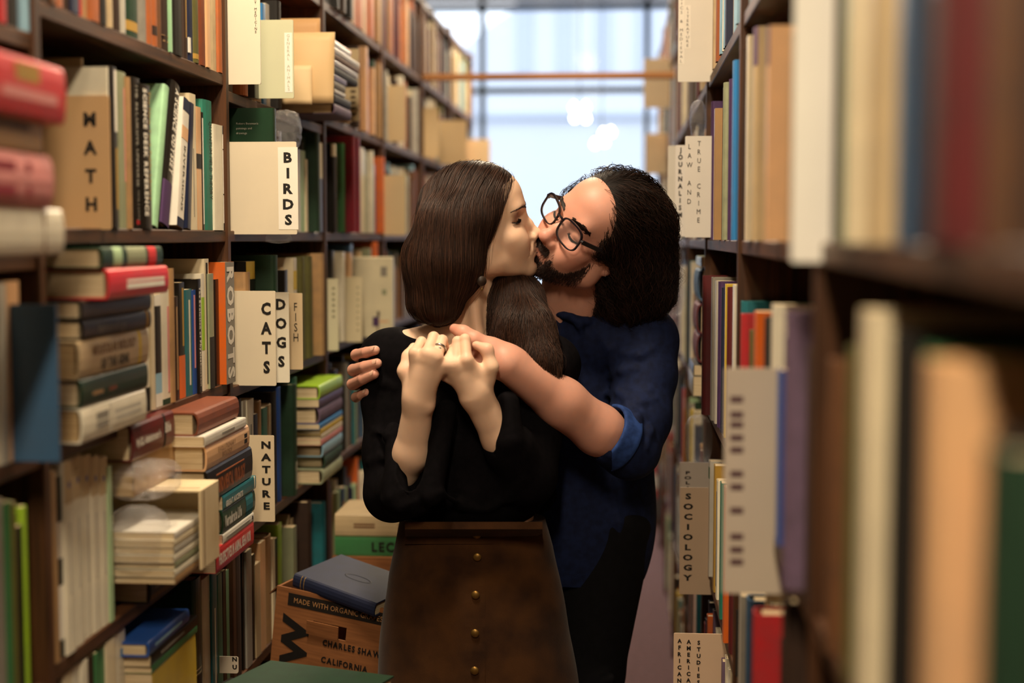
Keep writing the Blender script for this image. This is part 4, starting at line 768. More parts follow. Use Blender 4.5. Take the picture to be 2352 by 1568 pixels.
fl = MB(); fl.add([(.0, .0, .42), (.0, .2, .42), (-.03, .19, .40), (-.026, .02, .395), (.0, .0, .416), (.0, .2, .416), (-.03, .19, .396), (-.026, .02, .391)], [(0, 1, 2, 3), (7, 6, 5, 4), (0, 3, 7, 4), (1, 5, 6, 2), (2, 6, 7, 3)]); obj('flap', fl, MT['kraft'], bx)
nv = flatbook3((674, 1318, 2.835), (876, 1392, 2.745), (727, 1257, 3.0), .030, .165, .205, 'navy', 'h', 'dark navy hardback with embossed oval lying tilted in the cardboard box', bands=[(.86, .865, 'gold'), (.9, .905, 'gold')])
em = MB(); vs_ = []; n_ = 32
for i in range(n_):
    a = 2 * math.pi * i / n_
    for rr, xx in ((1.0, .0002), (.9, .0007), (.8, .0002)): vs_.append((.030 + xx, .082 + .013 * rr * math.sin(a), .10 + .034 * rr * math.cos(a)))
em.add(vs_, [(i * 3 + k, ((i + 1) % n_) * 3 + k, ((i + 1) % n_) * 3 + k + 1, i * 3 + k + 1) for i in range(n_) for k in (0, 1)]); obj('emblem', em, MT['cloth'], nv, color=srgb('141a2c'))
for ob_ in list(COL.objects):
    if ob_.get('label') == 'dark green glossy book standing behind the BIRDS sign':
        for s_, py_ in (("Robert Bateman's", 286), ('paintings and', 297), ('drawings', 308)):
            q_ = PY(543, py_, 2.80); tm = MB(); text_line(tm, s_, tuple(ob_.matrix_world.inverted() @ Vector((q_[0], 2.7992, q_[2]))), (0, -1, 0), (0, 0, 1), .0042, 'l'); obj('lettering', tm, MT['ink'], ob_, color=C('lgrey'))
flatbook3((510, 1570, 2.34), (775, 1606, 2.27), (566, 1510, 2.50), .03, .155, .25, 'dgreen', 'h', 'dark green hardback lying in front of the cardboard box', bands=[(.9, .96, 'gold')])
flatbook3((462, 1590, 2.42), (545, 1604, 2.40), (482, 1543, 2.54), .02, .10, .07, 'black', 'p', 'small black book lying left of the dark green one')
carton('cardboard_box', (-.645, 2.36, 0), 8, 0, .22, .70, .13, 'plain cardboard box below the dark green book', open_top=False)
carton('cardboard_box', (tl[0] - .02, tl[1] + .0, 0), 15, 0, .23, tl[2] - .45, .19, 'plain cardboard box below the wine box', open_top=False)
# pile beyond the box
carton('cardboard_box', (-.69, 3.32, 0), 0, 0, .27, .752, .22, 'plain cardboard box below the yellowed thick book', open_top=False)
for (z0, z1, ck, kd, lab, ex) in ((.758, .803, 'green', 'p', 'green book under the yellowed thick one, black letters on spine', dict(text=[('LECT', 'black', 'b', .5, .3, .5, 'd', .5)])), (.8035, .858, 'beige', 'j', 'yellowed thick book with brown lettering behind the cardboard box', dict(marks=[(.62, .82, .4, .6, 'brown'), (.1, .4, .35, .6, 'brown')]))):
    build_book(dict(M=frame((-.685 + .255, 3.33, z0), (0, 0, 1), (0, 1, 0), (-1, 0, 0)), t=z1 - z0, d=.19, h=.255, col=ck, kind=kd, label=lab, group=None, keep=True, ex=ex))
# far end of the aisle
def crate(z0, z1, bands, label, col, dx=0):
    e = empty('crate', Matrix.Translation((.135 + dx, 7.45, z0)), label=label, cat='box', group='boxes at the end of the aisle')
    obj('body', MB().bbox((-.055, 0, 0), (.05, .3, z1 - z0), .004), MT['paper'], e, color=srgb(col))
    for a, b, c in bands: obj('print_band', MB().box((-.0552, -.0008, (z1 - z0) * a), (.0502, -.0002, (z1 - z0) * b)), MT['ink'], e, color=srgb(c))
crate(.002, .145, [], 'dark grey box on the floor by the far right bookcase', '3a3634'); crate(.1455, .335, [(.3, .68, 'd8d0c8')], 'red and white box stacked at the end of the aisle', 'b01c20'); crate(.3355, .50, [], 'brown carton topping the boxes at the aisle end', '8a5a34')
# crumpled clear plastic
def plastic(c, rad, label, seed, R=None, n=(36, 22), amp=.22):
    rd = np.random.default_rng(seed); u = np.linspace(0, 2 * math.pi, n[0], endpoint=False); v = np.linspace(.05, math.pi - .05, n[1]); U, V = np.meshgrid(u, v); P = np.stack([np.cos(U) * np.sin(V), np.sin(U) * np.sin(V), np.cos(V)], -1)
    P = np.sign(P) * np.abs(P) ** .7; D = np.zeros(U.shape)
    for k in range(14):
        w = rd.normal(0, 1, 3) * rd.uniform(2, 7); D += np.abs(np.sin(P @ w + rd.uniform(0, 6))) * rd.uniform(.3, 1)
    D = D / D.max(); P = P * (1 - amp * D)[..., None] * np.array(rad); vs = P.reshape(-1, 3); fs = []
    for j in range(n[1] - 1):
        for i in range(n[0]): fs.append((j * n[0] + i, j * n[0] + (i + 1) % n[0], (j + 1) * n[0] + (i + 1) % n[0], (j + 1) * n[0] + i))
    mb = MB(); mb.add(vs, fs); M = Matrix.Translation(c)
    if R: M = M @ R
    obj('plastic_bag', mb, MT['plastic'], M=M, label=label, cat='plastic bag', group='crumpled clear plastic')
plastic(PY(318, 1238, 2.105), (.055, .05, .062), 'crumpled clear plastic bag over the magazines in the slipcase', 1)
plastic(PY(330, 1100, 2.12), (.062, .075, .034), 'clear plastic wrap around the tan paperback under maroon manual', 2)
plastic(PY(657, 300, 2.93), (.035, .05, .05), 'clear plastic beside the dark green book behind BIRDS card', 3)
plastic(PY(640, 547, 2.80), (.03, .03, .012), 'small clear plastic scrap under the BIRDS card', 4)
plastic(PY(1604, 1010, 3.16), (.036, .05, .065), 'clear plastic bag bulging above the SOCIOLOGY card', 5)
plastic(PY(1603, 275, 3.2), (.02, .05, .05), 'clear plastic wrap above the LAW AND TRUE CRIME card', 6)
plastic(PY(1552, 640, 4.0), (.03, .08, .12), 'clear plastic hanging on the right row beside the hair', 7)
plastic(PY(1575, 1180, 3.3), (.03, .06, .14), 'long clear plastic sleeve left of the SOCIOLOGY card', 8)
# ================================================================== sculpting toolkit: blended distance fields -> mesh
class Field:
    def __init__(s, lo, hi, res):
        s.lo = np.array(lo, np.float64); s.res = res; s.n = (np.ceil((np.array(hi) - s.lo) / res).astype(int) + 1)
        s.ax = [(s.lo[i] + np.arange(s.n[i]) * res).astype(np.float32) for i in range(3)]
        s.D = np.full(s.n, .06, np.float32)
    def _sub(s, lo, hi):
        a = np.maximum(np.floor((np.array(lo) - s.lo) / s.res).astype(int), 0); b = np.minimum(np.ceil((np.array(hi) - s.lo) / s.res).astype(int) + 1, s.n)
        if np.any(b <= a): return None
        sl = tuple(slice(a[i], b[i]) for i in range(3))
        return sl, s.ax[0][sl[0]][:, None, None], s.ax[1][sl[1]][None, :, None], s.ax[2][sl[2]][None, None, :]
    def _op(s, sl, d, k, cut):
        D = s.D[sl]
        if cut:
            d = -d; h = np.clip(.5 - .5 * (d - D) / k, 0, 1) if k > 0 else (d < D).astype(np.float32)
            s.D[sl] = D * h + d * (1 - h) + k * h * (1 - h)
        else:
            h = np.clip(.5 + .5 * (D - d) / k, 0, 1) if k > 0 else (d < D).astype(np.float32)
            s.D[sl] = D * (1 - h) + d * h - k * h * (1 - h)
    def cone(s, a, b, r1, r2=None, k=.01, cut=False, flat=None):
        """tapered limb a->b; flat=(unit axis, factor) squashes the section along that axis"""
        r2 = r1 if r2 is None else r2; a = np.array(a, float); b = np.array(b, float); m = max(r1, r2) + k + .012 + (s.res * 2)
        if flat is not None: m *= max(1, 1 / 1.0)
        g = s._sub(np.minimum(a, b) - m, np.maximum(a, b) + m)
        if g is None: return s
        sl, X, Y, Z = g; ba = (b - a).astype(np.float32); px, py, pz = X - np.float32(a[0]), Y - np.float32(a[1]), Z - np.float32(a[2])
        h = np.clip((px * ba[0] + py * ba[1] + pz * ba[2]) / np.float32(max(ba @ ba, 1e-9)), 0, 1)
        qx, qy, qz = px - ba[0] * h, py - ba[1] * h, pz - ba[2] * h
        if flat is not None:
            u = np.array(flat[0], np.float32); u = u / np.linalg.norm(u); f = np.float32(flat[1] - 1); t = (qx * u[0] + qy * u[1] + qz * u[2]) * f
            qx, qy, qz = qx + t * u[0], qy + t * u[1], qz + t * u[2]
        d = np.sqrt(qx * qx + qy * qy + qz * qz) - (np.float32(r1) + np.float32(r2 - r1) * h)
        s._op(sl, d, np.float32(k), cut); return s
    def chain(s, pts, rs, k=.01, cut=False, **q):
        for i in range(len(pts) - 1): s.cone(pts[i], pts[i + 1], rs[i], rs[i + 1], k, cut, **q)
        return s
    def ell(s, c, r, R=None, k=.01, cut=False):
        c = np.array(c, float); r = np.array(r, float); R = np.eye(3) if R is None else np.array(R, float); ext = np.sqrt(((R * r) ** 2).sum(1)) + k + .012
        g = s._sub(c - ext, c + ext)
        if g is None: return s
        sl, X, Y, Z = g; p = [X - np.float32(c[0]), Y - np.float32(c[1]), Z - np.float32(c[2])]; k0 = 0; k1 = 0
        for i in range(3):
            l = (p[0] * np.float32(R[0, i]) + p[1] * np.float32(R[1, i]) + p[2] * np.float32(R[2, i])) / np.float32(r[i])
            k0 = k0 + l * l; k1 = k1 + (l / np.float32(r[i])) ** 2
        k0 = np.sqrt(k0); k1 = np.sqrt(k1) + 1e-6
        s._op(sl, k0 * (k0 - 1) / k1, np.float32(k), cut); return s
    def half(s, p, n, k=.004):
        """keep the side opposite to n of the plane through p"""
        n = np.array(n, np.float32); n = n / np.linalg.norm(n); sl = (slice(None),) * 3
        d = (s.ax[0][:, None, None] - np.float32(p[0])) * n[0] + (s.ax[1][None, :, None] - np.float32(p[1])) * n[1] + (s.ax[2][None, None, :] - np.float32(p[2])) * n[2]
        s._op(sl, -d, np.float32(k), True); return s
    def val(s, P):
        q = np.clip((np.asarray(P) - s.lo) / s.res, 0, np.array(s.n) - 1.001); i = q.astype(int); f = q - i; D = s.D
        o = 0
        for dx in (0, 1):
            for dy in (0, 1):
                for dz in (0, 1):
                    w = (f[:, 0] if dx else 1 - f[:, 0]) * (f[:, 1] if dy else 1 - f[:, 1]) * (f[:, 2] if dz else 1 - f[:, 2]); o = o + w * D[i[:, 0] + dx, i[:, 1] + dy, i[:, 2] + dz]
        return o
    def grad(s, P, e=.004):
        g = np.stack([s.val(P + np.eye(3)[i] * e) - s.val(P - np.eye(3)[i] * e) for i in range(3)], 1); return g / (np.linalg.norm(g, axis=1, keepdims=True) + 1e-9)
    def mesh(s):
        D = s.D; S = D < 0
        c = [S[i:s.n[0] - 1 + i, j:s.n[1] - 1 + j, k:s.n[2] - 1 + k] for i in (0, 1) for j in (0, 1) for k in (0, 1)]
        anyc = c[0].copy(); allc = c[0].copy()
        for q in c[1:]: anyc |= q; allc &= q
        act = np.argwhere(anyc & ~allc); idx = np.full(tuple(s.n - 1), -1, np.int32); idx[act[:, 0], act[:, 1], act[:, 2]] = np.arange(len(act))
        off = [(i, j, k) for i in (0, 1) for j in (0, 1) for k in (0, 1)]; V = np.stack([D[act[:, 0] + i, act[:, 1] + j, act[:, 2] + k] for i, j, k in off], 1)
        sm = np.zeros((len(act), 3)); cnt = np.zeros(len(act))
        for a in range(8):
            for b in range(a + 1, 8):
                A, B = np.array(off[a]), np.array(off[b])
                if np.abs(A - B).sum() != 1: continue
                m = (V[:, a] < 0) != (V[:, b] < 0); t = V[m, a] / (V[m, a] - V[m, b]); sm[m] += A + (B - A) * t[:, None]; cnt[m] += 1
        P = s.lo + (act + sm / cnt[:, None]) * s.res; faces = []
        for ax in range(3):
            sl0 = [slice(None)] * 3; sl1 = [slice(None)] * 3; sl0[ax] = slice(0, -1); sl1[ax] = slice(1, None)
            A, B = S[tuple(sl0)], S[tuple(sl1)]; e = np.argwhere(A != B); o = [k for k in range(3) if k != ax]
            ok = (e[:, o[0]] > 0) & (e[:, o[1]] > 0) & (e[:, o[0]] < s.n[o[0]] - 1) & (e[:, o[1]] < s.n[o[1]] - 1); e = e[ok]; ins = A[e[:, 0], e[:, 1], e[:, 2]]; q = []
            for (u, v) in ((-1, -1), (0, -1), (0, 0), (-1, 0)):
                f = e.copy(); f[:, o[0]] += u; f[:, o[1]] += v; q.append(idx[f[:, 0], f[:, 1], f[:, 2]])
            Q = np.stack(q, 1); flip = ins if ax != 1 else ~ins; Q[~flip] = Q[~flip][:, ::-1]; faces.append(Q)
        return P, np.concatenate(faces)
def surf(F, px, py, y0=2.5, y1=3.1, n=150):
    Y = np.linspace(y0, y1, n); P = np.array([PY(px, py, y) for y in Y]); v = F.val(P); k = np.argmax(v < 0); return P[k]
def fold(F, pts, r, cut=False, k=.010, y0=2.5, y1=3.1, sink=0.):
    S_ = [surf(F, px, py, y0, y1) + np.array([0, sink, 0]) for px, py in pts]; n = len(S_)
    for i in range(n - 1): F.cone(S_[i], S_[i + 1], r * (1 if i else .5), r * (1 if i < n - 2 else .4), k, cut)
def to_mesh(name, P, Q, col=None, crease=None):
    me = bpy.data.meshes.new(name); me.vertices.add(len(P)); me.vertices.foreach_set('co', np.asarray(P, np.float32).ravel())
    nf = len(Q); k = Q.shape[1]; me.loops.add(nf * k); me.loops.foreach_set('vertex_index', Q.astype(np.int32).ravel()); me.polygons.add(nf)
    me.polygons.foreach_set('loop_start', np.arange(0, nf * k, k, dtype=np.int32)); me.polygons.foreach_set('use_smooth', np.ones(nf, bool)); me.update(calc_edges=True); me.validate()
    if col is not None:
        a = me.color_attributes.new('Col', 'FLOAT_COLOR', 'POINT'); a.data.foreach_set('color', np.concatenate([col, np.ones((len(col), 1))], 1).astype(np.float32).ravel())
    return me
def smooth_pts(P, Q, it=2, lam=.5):
    P = P.copy(); n = len(P)
    for _ in range(it):
        s = np.zeros_like(P); c = np.zeros(n)
        for a in range(4):
            b = (a + 1) % 4; np.add.at(s, Q[:, a], P[Q[:, b]]); np.add.at(s, Q[:, b], P[Q[:, a]]); np.add.at(c, Q[:, a], 1); np.add.at(c, Q[:, b], 1)
        P += lam * (s / c[:, None] - P)
    return P
def strands_mesh(paths, rads, cols, n=3):
    V = []; Fq = []; Cc = []; b = 0
    for pts, r, c in zip(paths, rads, cols):
        pts = np.asarray(pts); m = len(pts)
        if m < 3: continue
        T = np.gradient(pts, axis=0); T /= np.linalg.norm(T, axis=1, keepdims=True) + 1e-9
        A = np.cross(T, np.array([.3, .9, .2])); A /= np.linalg.norm(A, axis=1, keepdims=True) + 1e-9; B = np.cross(T, A)
        tp = r * np.clip(np.minimum(np.linspace(.6, 3, m), np.linspace(4, .25, m)), 0, 1)
        R = [pts + tp[:, None] * (math.cos(2 * math.pi * k / n) * A + math.sin(2 * math.pi * k / n) * B) for k in range(n)]
        V.append(np.stack(R, 1).reshape(-1, 3)); i = np.arange(m - 1)[:, None] * n + b; k = np.arange(n)[None, :]; k2 = (k + 1) % n
        Fq.append(np.stack([i + k, i + k2, i + n + k2, i + n + k], -1).reshape(-1, 4)); Cc.append(np.tile(c, (m * n, 1))); b += m * n
    return np.concatenate(V), np.concatenate(Fq), np.concatenate(Cc)
def hair_object(F, seeds, flow, nst, step, rad, base, hi, parent, rng, wave=0., wl=.05, lift=.0012, liftr=.0, stop=None, wf=None, shade=(.55, 1.25), extra=None, fly=.03, smooth=2):
    """hair body from the field F with combed strands running over it"""
    P, Q = F.mesh(); P = smooth_pts(P, Q, smooth); col = np.tile(np.array(base), (len(P), 1)) * .85
    sd = seeds(P); sd = sd[rng.integers(0, len(sd), nst)] + rng.normal(0, .002, (nst, 3)); p = sd.copy(); tr = [p.copy()]; ph = rng.uniform(0, 6.28, nst); v = np.zeros_like(p); lf = lift + liftr * rng.random(nst) ** 2
    L = rng.integers(int(step[1] * .6), step[1] + 1, nst)
    for i in range(step[1]):
        n = F.grad(p); g = flow(p); g = g - (g * n).sum(1, keepdims=True) * n; g /= np.linalg.norm(g, axis=1, keepdims=True) + 1e-6; v = .6 * v + .4 * g; v /= np.linalg.norm(v, axis=1, keepdims=True) + 1e-6
        p = p + v * step[0]; d = F.val(p); p = p - (d - lf)[:, None] * F.grad(p) * .8; tr.append(p.copy())
    tr = np.stack(tr, 1); paths = []; rads = []; cols = []
    for j in range(nst):
        q = tr[j, :L[j] + 1].copy()
        if stop is not None:
            ok = ~stop(q); 
            if not ok.all(): q = q[:max(int(np.argmin(ok)), 0)]
        if len(q) < 4: continue
        s = np.arange(len(q)) * step[0]; f = rng.random() < fly; amp = wave * (1 + 1.0 * f) * (1 if wf is None else wf(q)[:, None])
        if wave:
            T = np.gradient(q, axis=0); T /= np.linalg.norm(T, axis=1, keepdims=True) + 1e-9; sidev = np.cross(T, np.array([.2, -1, .1])); up = np.cross(sidev, T)
            env = np.clip(s / .08, 0, 1)[:, None]; q += env * amp * (np.sin(s / wl * 6.28 + ph[j])[:, None] * sidev + .7 * np.cos(s / wl * 6.28 + ph[j] * 1.7)[:, None] * up)
        if f:
            nn = F.grad(q); q += nn * (np.linspace(0, 1, len(q)) ** 1.5 * rng.uniform(.004, .016))[:, None]
        paths.append(q); rads.append(rad * rng.uniform(.6, 1.3) * (.4 if f else 1)); m = rng.uniform(*shade); t = rng.random() ** 2; cols.append((np.array(base) * (1 - t) + np.array(hi) * t) * m)
    if extra:
        for e in extra: paths.append(e[0]); rads.append(e[1]); cols.append(np.array(e[2]))
    V, Fq, Cc = strands_mesh(paths, rads, cols)
    return to_mesh('hair', np.concatenate([P, V]), np.concatenate([Q, Fq + len(P)]), np.concatenate([col, Cc]))
def paint(P, base, spots):
    c = np.tile(np.array(base, float), (len(P), 1))
    for ctr, rad, colr, st in spots:
        ctr = np.array(ctr); R = np.array(rad) if hasattr(rad, '__len__') else None
        d = np.linalg.norm(P - ctr, axis=1) / (rad if R is None else 1); w = st * np.exp(-(d ** 2) * 1.2); c = c * (1 - w[:, None]) + np.array(colr) * w[:, None]
    return c
MT['skin_w'] = nmat('skin_light', attr='Col', rough=.5, scale=60, var=.05, spec=.35, sss=.12, bump=.03, bscale=900)
MT['skin_m'] = nmat('skin_ruddy', attr='Col', rough=.48, scale=60, var=.08, spec=.4, sss=.12, bump=.06, bscale=700)
MT['hair'] = nmat('hair', attr='Col', rough=.45, scale=40, var=.15, spec=.35)
MT['hair_m'] = nmat('hair_dark', attr='Col', rough=.55, scale=40, var=.15, spec=.25)
MT['blouse'] = nmat('black_blouse', srgb('0d0b0e'), .9, srgb('080709'), scale=90, bump=.1, bscale=1200, spec=.06)
MT['suede'] = nmat('brown_suede', srgb('452a12'), .9, srgb('2a170a'), scale=14, bump=.15, bscale=300, spec=.12, sheen=.1)
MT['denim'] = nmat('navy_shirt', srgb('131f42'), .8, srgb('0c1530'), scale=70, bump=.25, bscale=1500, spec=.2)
MT['cuff'] = nmat('navy_cuff_lit', srgb('2a4684'), .75, srgb('1c3262'), scale=70, bump=.25, bscale=1500, spec=.2)  # shirt blue made paler: lamplight on the sleeve put into the cuff colour
MT['jeans'] = nmat('black_jeans', srgb('0c0c10'), .85, srgb('08080a'), scale=60, bump=.2, bscale=900, spec=.15)
MT['brass'] = nmat('brass_button', srgb('8a6a35'), .4, metal=.8)
MT['frame'] = nmat('black_acetate', srgb('17121a'), .25, var=.1, spec=.5)
MT['nail'] = nmat('fingernail', srgb('e2b8a2'), .3, var=.05)
MT['leather'] = nmat('dark_leather', srgb('2a1c14'), .5)
# ------------------------------------------------------------------ head poses (fitted to the faces in the photograph)
HW_R = np.array([[0.0891, 0.9834, -0.158], [-0.9742, 0.053, -0.2194], [-0.2074, 0.1735, 0.9628]]); HW_T = np.array([-0.2775, 2.7461, 1.5474]); HW_S = .97
HM_R = np.array([[-0.4885, -0.638, 0.5952], [0.5831, -0.7462, -0.3213], [0.6492, 0.1901, 0.7365]]); HM_T = np.array([-0.0505, 2.8190, 1.5313]); HM_S = 1.03
def HW(*l): return HW_T + HW_R @ (np.array(l) * HW_S)
def HM(*l): return HM_T + HM_R @ (np.array(l) * HM_S)
def head(F, H, R, s, male):
    ex, ey, ez = (0, 0, 0) if male else (.005, -.009, .009)
    E = lambda c, r, k=.01, cut=False: F.ell(H(*c), np.array(r) * s, R, k, cut)
    Cn = lambda a, b, r1, r2=None, k=.01, cut=False: F.cone(H(*a), H(*b), r1 * s, (r1 if r2 is None else r2) * s, k, cut)
    E((0, -.008, .034), (.073, .096, .086), .01)
    E((0, .036, .045), (.060, .054, .050), .03)
    E((0, .034, -.03), (.058, .056, .075), .03)
    E((0, .045, -.055), (.047, .042, .058), .025)
    for x in (-1, 1):
        Cn((x * .052, .012, -.07), (x * .016, .080, -.104), .019 if not male else .022, .013, .024)       # jaw
        Cn((x * .056, .0, -.03), (x * .052, .012, -.07), .016, .019, .025)
        E((x * .043, .062, -.030), (.021, .021, .018), .022)                                                 # cheekbone
        E((x * .036, .068, -.052), (.019, .019, .022), .025)                                                # cheek
    E((0, .081, -.107), (.019, .016, .016), .016)                                                            # chin
    Cn((-.034, .078, .019), (.034, .078, .019), .0125 if male else .0095, None, .024)                        # brow
    for x in (-1, 1):
        E((x * (.034 + ex), .101 + ey, -.004 + ez), (.0195, .0165, .013), .012, True)                                            # socket
        E((x * (.033 + ex), .0715 + ey * .75, -.003 + ez), (.0155, .0142, .0140), .003)                                              # closed lid
        Cn((x * (.018 + ex), .0835 + ey, -.0095 + ez), (x * (.034 + ex), .0865 + ey, -.0125 + ez), .0016, .002, .0015, True); Cn((x * (.034 + ex), .0865 + ey, -.0125 + ez), (x * (.047 + ex), .077 + ey, -.0095 + ez), .002, .0015, .0015, True)
    nb = .0102 if male else .0072
    Cn((0, .085, .006), (0, .098, -.018), nb * .85, nb, .013); Cn((0, .098, -.018), (0, .109, -.038), nb, nb * 1.15, .008)
    E((0, .1095 + (.003 if male else 0), -.0405), (.0140 if male else .0098, .0120 if male else .0105, .0115 if male else .0098), .006)
    for x in (-1, 1):
        E((x * (.0148 if male else .0105), .098, -.0455), (.0085 if male else .0075, .0115, .0085 if male else .0078), .006)
        E((x * .0068, .1055, -.0535), (.0036, .0058, .0035), .002, True)
    E((0, .072, -.072), (.031, .030, .027), .022)                                                            # muzzle
    Cn((0, .097, -.052), (0, .101, -.064), .004, .005, .008)
    for x in (-1, 1):
        Cn((0, .1015, -.0695), (x * .021, .0875, -.0735), .0052, .0026, .005)
        Cn((0, .0985, -.0805), (x * .019, .0865, -.0765), .0062, .0028, .005)
        Cn((0, .109, -.0752), (x * .013, .1035, -.0748), .0012, .0012, .002, True); Cn((x * .013, .1035, -.0748), (x * .0245, .0895, -.0758), .0012, .0014, .002, True)
    E((0, .103, -.0925), (.016, .010, .0055), .01, True)
    for x in (-1, 1):                                                                                        # ears
        E((x * .0745, -.012, -.012), (.0065, .0175, .030), .004); E((x * .083, -.008, -.010), (.008, .0095, .0175), .006, True); E((x * .074, -.006, -.038), (.006, .008, .0095), .004)
def hand(F, wrist, wr, mcp, pip, dip, tip, rad, palm_k=.010, flatn=(0, 1, 0), pf=1.5):
    for i in range(4):
        F.cone(wrist, mcp[i], wr * .62, rad[i] * 1.05, palm_k * 1.4)
    for i in range(3): F.cone(np.array(mcp[i]) * .9 + np.array(wrist) * .1, np.array(mcp[i + 1]) * .9 + np.array(wrist) * .1, rad[i] * .95, rad[i + 1] * .95, palm_k * .8)
    F.cone(wrist, (np.array(mcp[1]) + np.array(mcp[2])) / 2, wr * .75, .011, palm_k * 1.4)
    for i in range(4):
        F.cone(mcp[i], pip[i], rad[i] * 1.03, rad[i] * .97, .0022); F.ell(mcp[i], np.ones(3) * rad[i] * 1.06, None, .005); F.ell(pip[i], np.ones(3) * rad[i] * 1.0, None, .002); F.cone(pip[i], dip[i], rad[i] * .97, rad[i] * .9, .002); F.cone(dip[i], tip[i], rad[i] * .9, rad[i] * .78, .002)
def K(l): return [PY(*q) for q in l]
def ring_mesh(c, axis, R, r, n=24, m=8, w=1.):
    axis = np.array(axis, float); axis /= np.linalg.norm(axis); u = np.cross(axis, [.3, .2, 1]); u /= np.linalg.norm(u); v = np.cross(axis, u); mb = MB(); vs = []; fs = []
    for i in range(n):
        a = 2 * math.pi * i / n; e = math.cos(a) * u + math.sin(a) * v
        for j in range(m):
            b = 2 * math.pi * j / m; vs.append(np.array(c) + e * (R + r * math.cos(b)) + axis * r * w * math.sin(b))
    for i in range(n):
        for j in range(m): fs.append((i * m + j, ((i + 1) % n) * m + j, ((i + 1) % n) * m + (j + 1) % m, i * m + (j + 1) % m))
    mb.add(vs, fs); return mb
# ================================================================== the woman
rng = np.random.default_rng(5)
pw = empty('person', Matrix.Translation((-.27, 2.73, 0)), label='woman with long brown hair, black blouse and brown buttoned skirt, kissing', cat='person')
PWI = Matrix.Translation((.27, -2.73, 0))
def part(name, me, mats, parent, root, label=None):
    o = obj(name, me, mats, None, smooth=True, label=label); o.parent = parent; o.matrix_parent_inverse = root; return o
def woman():
    F = Field((-.585, 2.44, .93), (-.06, 2.93, 1.70), .0021)
    nb = PY(1072, 775, 2.735); shR = PY(893, 822, 2.735); shL = PY(1262, 838, 2.755)
    F.ell(PY(1078, 915, 2.735), (.118, .072, .15), None, .03)
    F.cone(shR + np.array([.02, 0, -.006]), shL - np.array([.02, 0, .006]), .040, .040, .03)
    F.cone(nb + np.array([0, .02, .0]), shR + np.array([.02, .01, .015]), .042, .036, .03); F.cone(nb + np.array([0, .02, 0]), shL + np.array([-.02, .01, .015]), .042, .036, .03)
    F.cone(HW(0, -.03, -.055), nb + np.array([.01, .012, -.02]), .046, .052, .02)
    F.cone(HW(.04, -.03, -.05), PY(1100, 792, 2.682), .008, .007, .026)                     # neck tendon
    for a, b in (((1085, 803, 2.672), (985, 792, 2.692)), ((1110, 803, 2.672), (1215, 800, 2.70))): F.cone(PY(*a), PY(*b), .008, .007, .022)   # collar bones
    head(F, HW, HW_R, HW_S, False)
    for sx in (-1, 1):
        F.ell(HW(sx * .036, .071, -.046), np.array((.016, .014, .015)) * HW_S, HW_R, .014); F.chain([HW(sx * .019, .099, -.05), HW(sx * .028, .0915, -.062), HW(sx * .033, .084, -.076)], [.0012, .0022, .0012], .007, True)
    # arms
    elR = PY(898, 1150, 2.665); wrR = PY(962, 918, 2.566); F.chain([shR + np.array([.015, 0, -.01]), elR], [.030, .028], .015); F.chain([elR, PY(946, 1040, 2.605), wrR], [.030, .033, .0265], .015)
    elL = PY(1205, 1105, 2.66); wrL = PY(1092, 905, 2.575); F.chain([shL + np.array([-.015, 0, -.01]), elL], [.030, .028], .015); F.chain([elL, PY(1150, 1005, 2.615), wrL], [.030, .034, .0275], .015)
    F.chain([wrR, PY(973, 868, 2.557)], [.027, .020], .018); F.chain([wrL, PY(1078, 868, 2.568)], [.028, .021], .018); F.ell(PY(984, 934, 2.556), (.006, .006, .006), None, .016)
    # right hand (image left)
    m = K([(953, 810, 2.541), (981, 811, 2.533), (1003, 820, 2.534), (1021, 838, 2.540)]); p = K([(968, 785, 2.566), (996, 774, 2.566), (1016, 781, 2.566), (1046, 796, 2.566)])
    d = K([(974, 793, 2.592), (1000, 784, 2.595), (1019, 791, 2.595), (1047, 806, 2.588)]); t = K([(975, 812, 2.604), (1000, 805, 2.606), (1018, 812, 2.606), (1045, 824, 2.598)])
    hand(F, PY(962, 905, 2.563), .031, m, p, d, t, [.0099, .0103, .0100, .0086])
    F.chain(K([(948, 888, 2.566), (930, 852, 2.565), (938, 818, 2.578), (950, 797, 2.590)]), [.017, .0125, .0105, .0085], .010)
    for a, b in (((981, 813, 2.528), (970, 880, 2.543)), ((1003, 823, 2.529), (978, 885, 2.543))): F.cone(PY(*a), PY(*b), .004, .003, .008)
    # left hand (image right)
    m2 = K([(1072, 826, 2.543), (1047, 836, 2.545), (1034, 848, 2.556), (1030, 866, 2.568)]); p2 = K([(1068, 779, 2.563), (1051, 784, 2.566), (1040, 802, 2.577), (1038, 822, 2.585)])
    d2 = K([(1070, 784, 2.588), (1053, 790, 2.592), (1042, 808, 2.598), (1042, 828, 2.602)]); t2 = K([(1070, 802, 2.602), (1054, 808, 2.605), (1044, 826, 2.608), (1044, 844, 2.612)])
    hand(F, PY(1092, 892, 2.573), .032, m2, p2, d2, t2, [.0101, .0099, .0094, .0084])
    F.chain(K([(1108, 880, 2.575), (1128, 843, 2.563), (1119, 803, 2.566), (1095, 793, 2.572)]), [.019, .0128, .0105, .0082], .009)
    F.cone(PY(1118, 866, 2.572), PY(1076, 836, 2.552), .014, .010, .012)
    P, Q = F.mesh(); P = smooth_pts(P, Q, 1, .4)
    sk = np.array(srgb('e6c1a4')); pk = np.array(srgb('c98a78')); sp = []
    for g in (m, p, m2, p2): sp += [(q, .011, srgb('d08a78'), .28) for q in g]
    sp += [(q, .012, srgb('d88878'), .45) for q in K([(1119, 803, 2.556), (1095, 791, 2.562), (936, 840, 2.555)])]
